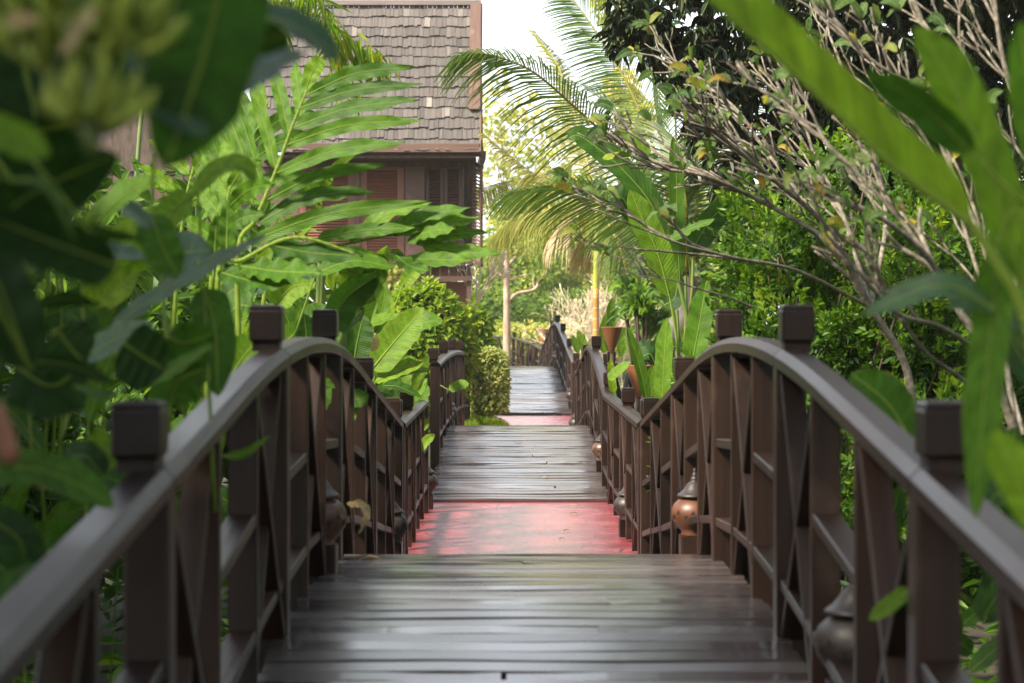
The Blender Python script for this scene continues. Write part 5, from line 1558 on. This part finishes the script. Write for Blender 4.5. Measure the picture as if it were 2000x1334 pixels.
dr_ = thing("dracaena", "dark glossy strap-leaved shrub right of the woven cone lamp", "shrub", tuple(P(1262, 660, 25))[:2] + (-.1,))
mb = MB(); mb2 = MB()
for k in range(15):
    top = P(rnd.uniform(1215, 1320), rnd.uniform(555, 650), 25 + rnd.uniform(-.5, .5))
    tube(mb2, [Vector((dr_.location.x + rnd.uniform(-.1, .1), 25, -.1)), top - Vector((0, 0, .3)), top], .022, .014, 6)
    for j in range(20):
        an = rnd.uniform(0, 6.283); el = rnd.uniform(-.1, 1.3)
        v = Vector((math.cos(an) * math.cos(el), math.sin(an) * math.cos(el), math.sin(el)))
        l = rnd.uniform(.22, .36); b = top - Vector((0, 0, rnd.uniform(0, .12)))
        blade(mb, [b, b + v * l * .55 + Vector((0, 0, .03)), b + v * l - Vector((0, 0, l * .35 * math.cos(el)))], .026, rnd.uniform(10, 60), 'lance', rnd.uniform(.16, .74), nv=6, nu=1, rib=0, wave=.02)
part("foliage", mb, M_leaf, dr_, True); part("stem", mb2, M_bark, dr_, True)
st = MB(); 
g = np.random.default_rng(3); V = []
kk, mm = 14, 9
for i in range(mm):
    for j in range(kk):
        th, ph = math.pi * i / (mm - 1), 2 * math.pi * j / kk
        d = np.array([math.sin(th) * math.cos(ph), math.sin(th) * math.sin(ph), math.cos(th)])
        V.append(np.array(P(1335, 640, 21)) + d * np.array([.28, .3, .34]) * (.62 + .09 * math.sin(5 * d[0] + 3 * d[2]) + .05 * math.sin(11 * d[1] + 4)))
st.add(V, [(i * kk + j, i * kk + (j + 1) % kk, (i + 1) * kk + (j + 1) % kk, (i + 1) * kk + j) for i in range(mm - 1) for j in range(kk)], np.zeros((len(V), 3)))
solo("boulder", st, M_stone, "grey garden stone half seen behind the heliconia stalks on the right", "stone", P(1335, 640, 21), True)
solo_leafs = thing("canna_plant", "low fresh green upright leaves between bamboo-like trunk and woven lamp", "plant", tuple(P(1140, 690, 29))[:2] + (-.1,))
for pts, h, tn in [([(1148, 700), (1138, 670), (1128, 645)], 9, .60), ([(1130, 690), (1122, 670), (1118, 655)], 6, .5), ([(1180, 690), (1178, 655), (1183, 612)], 9, .58), ([(1190, 690), (1190, 640), (1206, 600)], 8, .5), ([(1214, 700), (1212, 660), (1222, 640)], 8, .6), ([(1200, 640), (1192, 610), (1197, 580)], 8, .52), ([(1160, 720), (1150, 700), (1140, 690)], 7, .45), ([(1225, 690), (1225, 670), (1215, 650)], 9, .6)]:
    PL(solo_leafs, pts, 29, h, 20, tn)

# ---------------------------------------------------------------- beyond the third bridge
def far_tree(label, bx, by, d, top, cls, n, ln, wd, tint, bark=M_bark, r0=.12, mat=None, name="garden_tree", grp=None):
    b = P(bx, by, d); b.z = -.1
    return tree(name, label, "tree", b, P(*top, d), [(P(x, y, d + dz), r) for x, y, dz, r in cls], n, ln, wd, mat or M_far, tint, bark, r0, grp, inner=.3)
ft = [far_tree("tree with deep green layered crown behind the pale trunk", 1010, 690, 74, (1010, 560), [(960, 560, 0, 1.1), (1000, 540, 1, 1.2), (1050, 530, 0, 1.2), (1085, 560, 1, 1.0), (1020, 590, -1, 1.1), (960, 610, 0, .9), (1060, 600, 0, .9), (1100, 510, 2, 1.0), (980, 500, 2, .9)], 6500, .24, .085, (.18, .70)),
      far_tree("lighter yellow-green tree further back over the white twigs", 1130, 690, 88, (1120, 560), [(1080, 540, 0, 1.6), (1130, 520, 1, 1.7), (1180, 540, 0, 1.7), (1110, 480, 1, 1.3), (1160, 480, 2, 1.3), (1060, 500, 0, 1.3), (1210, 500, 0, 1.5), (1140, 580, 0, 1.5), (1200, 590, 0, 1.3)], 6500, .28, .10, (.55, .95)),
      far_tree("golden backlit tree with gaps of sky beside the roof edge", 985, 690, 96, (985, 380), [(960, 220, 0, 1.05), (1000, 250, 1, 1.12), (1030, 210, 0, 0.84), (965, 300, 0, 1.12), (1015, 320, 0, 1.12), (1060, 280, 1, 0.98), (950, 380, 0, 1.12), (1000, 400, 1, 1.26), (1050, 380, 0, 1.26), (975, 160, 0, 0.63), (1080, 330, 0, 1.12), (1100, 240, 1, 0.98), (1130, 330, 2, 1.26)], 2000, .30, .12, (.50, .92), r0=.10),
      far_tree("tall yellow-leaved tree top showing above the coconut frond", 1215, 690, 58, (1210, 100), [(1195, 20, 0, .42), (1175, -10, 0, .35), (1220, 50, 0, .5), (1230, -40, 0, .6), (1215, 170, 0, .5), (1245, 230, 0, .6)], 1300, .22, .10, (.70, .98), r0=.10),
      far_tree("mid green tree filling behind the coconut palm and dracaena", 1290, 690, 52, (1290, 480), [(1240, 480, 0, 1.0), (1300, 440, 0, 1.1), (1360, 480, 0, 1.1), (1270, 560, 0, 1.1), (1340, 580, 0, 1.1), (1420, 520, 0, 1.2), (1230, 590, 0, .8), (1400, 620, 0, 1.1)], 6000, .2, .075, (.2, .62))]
# wood on the rising ground closing the view; copies turned and scaled
sp = [(-26, 118, 1.9, 1.0), (-16, 130, 2.1, 2.2), (-7, 112, 1.7, .3), (2, 128, 2.0, 4.0), (9, 108, 1.6, 5.0), (17, 122, 2.0, 2.9), (27, 126, 2.1, 1.7), (-38, 122, 2.2, 3.3), (38, 120, 2.2, .6), (13, 62, 1.35, 1.3), (20, 70, 1.5, 3.6), (-18, 70, 1.5, 4.4), (-4.5, 78, 1.35, 2.2), (6.5, 84, 1.2, 3.9), (-27, 82, 1.7, 5.3)]
for i, (x, y, s, a) in enumerate(sp):
    src = ft[0] if i % 2 else ft[1]
    tree_copy(src, (x, y, -.1), a, s * (1.0 if i % 2 else .85), "tree of the distant wood closing the view beyond the garden", "distant wood trees")
for i, (x, y, s, a) in enumerate([(-8, -2, 1.9, 0), (9, 0, 2.0, 4), (10.5, 9, 2.2, 5.5), (4.5, -9, 1.8, 3), (11.5, 18, 2.2, .5), (-1, -15, 1.6, 2)]):  # trees added out of view, beside and behind the camera, to dim sky light
    tree_copy(ft[0], (x, y, -.1), a, s, "unseen tall leafy tree added back from the walk to block sky light", "unseen trees added round the garden for shade")
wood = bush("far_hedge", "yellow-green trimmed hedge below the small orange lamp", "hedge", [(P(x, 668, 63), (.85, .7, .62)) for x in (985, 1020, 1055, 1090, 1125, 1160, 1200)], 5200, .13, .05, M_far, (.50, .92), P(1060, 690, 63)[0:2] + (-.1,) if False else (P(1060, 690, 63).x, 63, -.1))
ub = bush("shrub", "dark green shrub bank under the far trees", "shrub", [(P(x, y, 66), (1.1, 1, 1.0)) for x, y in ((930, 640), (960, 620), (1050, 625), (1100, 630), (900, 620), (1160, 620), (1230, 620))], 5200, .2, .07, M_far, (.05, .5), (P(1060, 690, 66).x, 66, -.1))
pt = thing("pale_tree", "slender tree with bare pinkish trunk and forked limbs rising behind the farthest railing", "tree", tuple(P(992, 690, 57))[:2] + (-.1,))
def ZF(x, y): return (900 + x / 3.335, 300 + y / 3.335)
mb = MB()
b = P(*ZF(300, 1300), 57); b.z = -.1
tube(mb, [b, P(*ZF(300, 1100), 57), P(*ZF(298, 800), 57), P(*ZF(300, 600), 57)], .125, .07, 10)
for pl, r in [([(295, 820), (230, 770), (185, 735), (180, 640)], .05), ([(300, 740), (260, 700), (235, 675)], .035), ([(305, 730), (350, 680), (385, 620), (400, 555)], .05), ([(310, 960), (370, 910), (480, 885), (520, 810), (560, 770)], .06), ([(312, 830), (380, 800), (450, 785)], .03), ([(480, 885), (470, 820), (485, 790)], .025), ([(395, 640), (450, 630)], .025), ([(185, 735), (150, 745)], .025), ([(300, 640), (310, 560), (300, 500)], .04)]:
    tube(mb, [P(*ZF(*q), 57) for q in pl], r, r * .5, 7)
part("trunk", mb, M_pale, pt, True)
mb = MB(); cloud(mb, [(P(*ZF(180, 640), 57), .5), (P(*ZF(400, 560), 57), .5), (P(*ZF(300, 500), 57), .6), (P(*ZF(540, 740), 57), .35)], 420, .17, .06, (.4, .85), inner=.1)
part("crown", mb, M_far, pt)
for i, (x, y, l) in enumerate([(1100, 690, .62), (1140, 690, .66), (1180, 690, .7), (1215, 690, .62)]):
    b = P(x, y, 50); b.z = -.1
    t = thing("bare_shrub", ["bare white-twigged shrub nearest the far hump of the railing", "middle bare white-twigged shrub left of the ringed trunk", "bare white-twigged shrub behind the ringed trunk", "bare white-twigged shrub behind the woven cone lamp"][i], "shrub", b)
    g = random.Random(50 + i); mb = MB()
    for k in range(4):
        twigs(mb, b + Vector((g.uniform(-.1, .1), g.uniform(-.1, .1), 0)), Vector((g.gauss(0, .35), g.gauss(0, .3), 1)).normalized(), l * g.uniform(.8, 1.2), .026, 5, g, .50, 5, .82, .14, .76)
    part("twigs", mb, M_twig, t, True)

# low leaves over the garden soil on both sides
mb = MB()
n = 16000
yy = nrg.uniform(1.5, 9, n) ** 2 * .85
xx = (1.15 + nrg.exponential(1.6, n) * (1 + yy * .03)) * nrg.choice([-1, 1], n)
zz = nrg.uniform(-.12, .22, n)
an = nrg.uniform(0, 6.283, n)
dr = np.stack([np.cos(an), np.sin(an), nrg.uniform(-.2, .9, n)], 1)
leaves(mb, np.stack([xx, yy, zz], 1), dr, np.stack([nrg.normal(0, .4, n), nrg.normal(0, .4, n), np.ones(n)], 1), nrg.uniform(.08, .26, n), nrg.uniform(.015, .04, n), nrg.uniform(.1, .62, n), bend=.4)
o = bpy.data.objects.new("ground_cover", mb.mesh("ground_cover", M_leafsmall)); C.objects.link(o)
o["kind"] = "stuff"; o["label"] = "low leafy ground cover over the garden soil"
# dead leaves dropped on the walk
for x, y, d, ln, tn, lab in [(700, 1112, 8.55, .10, .5, "fallen brown leaf lying between the deck boards at lower left"), (1112, 1003, 17.4, .09, .1, "largest brown scrap of leaf on the red path"), (1118, 985, 18.2, .07, .6, "yellowish scrap of leaf at the far edge of the red path"), (1100, 1038, 16.0, .06, .15, "small brown scrap of leaf near the middle of the red path"), (1092, 1055, 15.4, .05, .1, "smallest dark scrap of leaf at the near edge of the red path"), (1005, 846, 21.6, .09, .05, "dark curled leaf near the top of the second bridge deck"), (1060, 930, 19.6, .06, .8, "pale leaf scrap on the lower boards of the second bridge")]:
    p = P(x, y, d); p.z = zdeck(d) + (.034 if zdeck(d) > .02 else .006)
    mb = MB(); blade(mb, [p, p + Vector((ln * .5, .02, .012)), p + Vector((ln, .03, .003))], ln * .22, 0, 'lance', tn, nv=8, nu=2, rib=0, nrm=Vector((0, 0, 1)), fold=.3)
    solo("fallen_leaf", mb, M_dead, lab, "leaf", p, True, group="fallen leaves on the walk")

# ---------------------------------------------------------------- the warm damp air between here and the far trees
hz_m, hz_t, hz_o = new_mat("garden_haze")
pv = nd(hz_t, "ShaderNodeVolumePrincipled"); pv.inputs["Color"].default_value = (1, .97, .88, 1); pv.inputs["Density"].default_value = HAZE; pv.inputs["Anisotropy"].default_value = .3
hz_t.links.new(pv.outputs[0], hz_o.inputs["Volume"])
mb = MB()
hx, hy0, hy1, hz0, hz1 = 712, -75, 915, -1.6, 24
mb.add([(x, y, z) for z in (hz0, hz1) for x, y in ((-hx, hy0), (hx, hy0), (hx, hy1), (-hx, hy1))], [(3, 2, 1, 0), (4, 5, 6, 7), (0, 1, 5, 4), (1, 2, 6, 5), (2, 3, 7, 6), (3, 0, 4, 7)], np.zeros((8, 3)))
o = bpy.data.objects.new("haze", mb.mesh("haze", hz_m)); C.objects.link(o); o["kind"] = "stuff"; o["label"] = "thin warm haze filling the garden air"
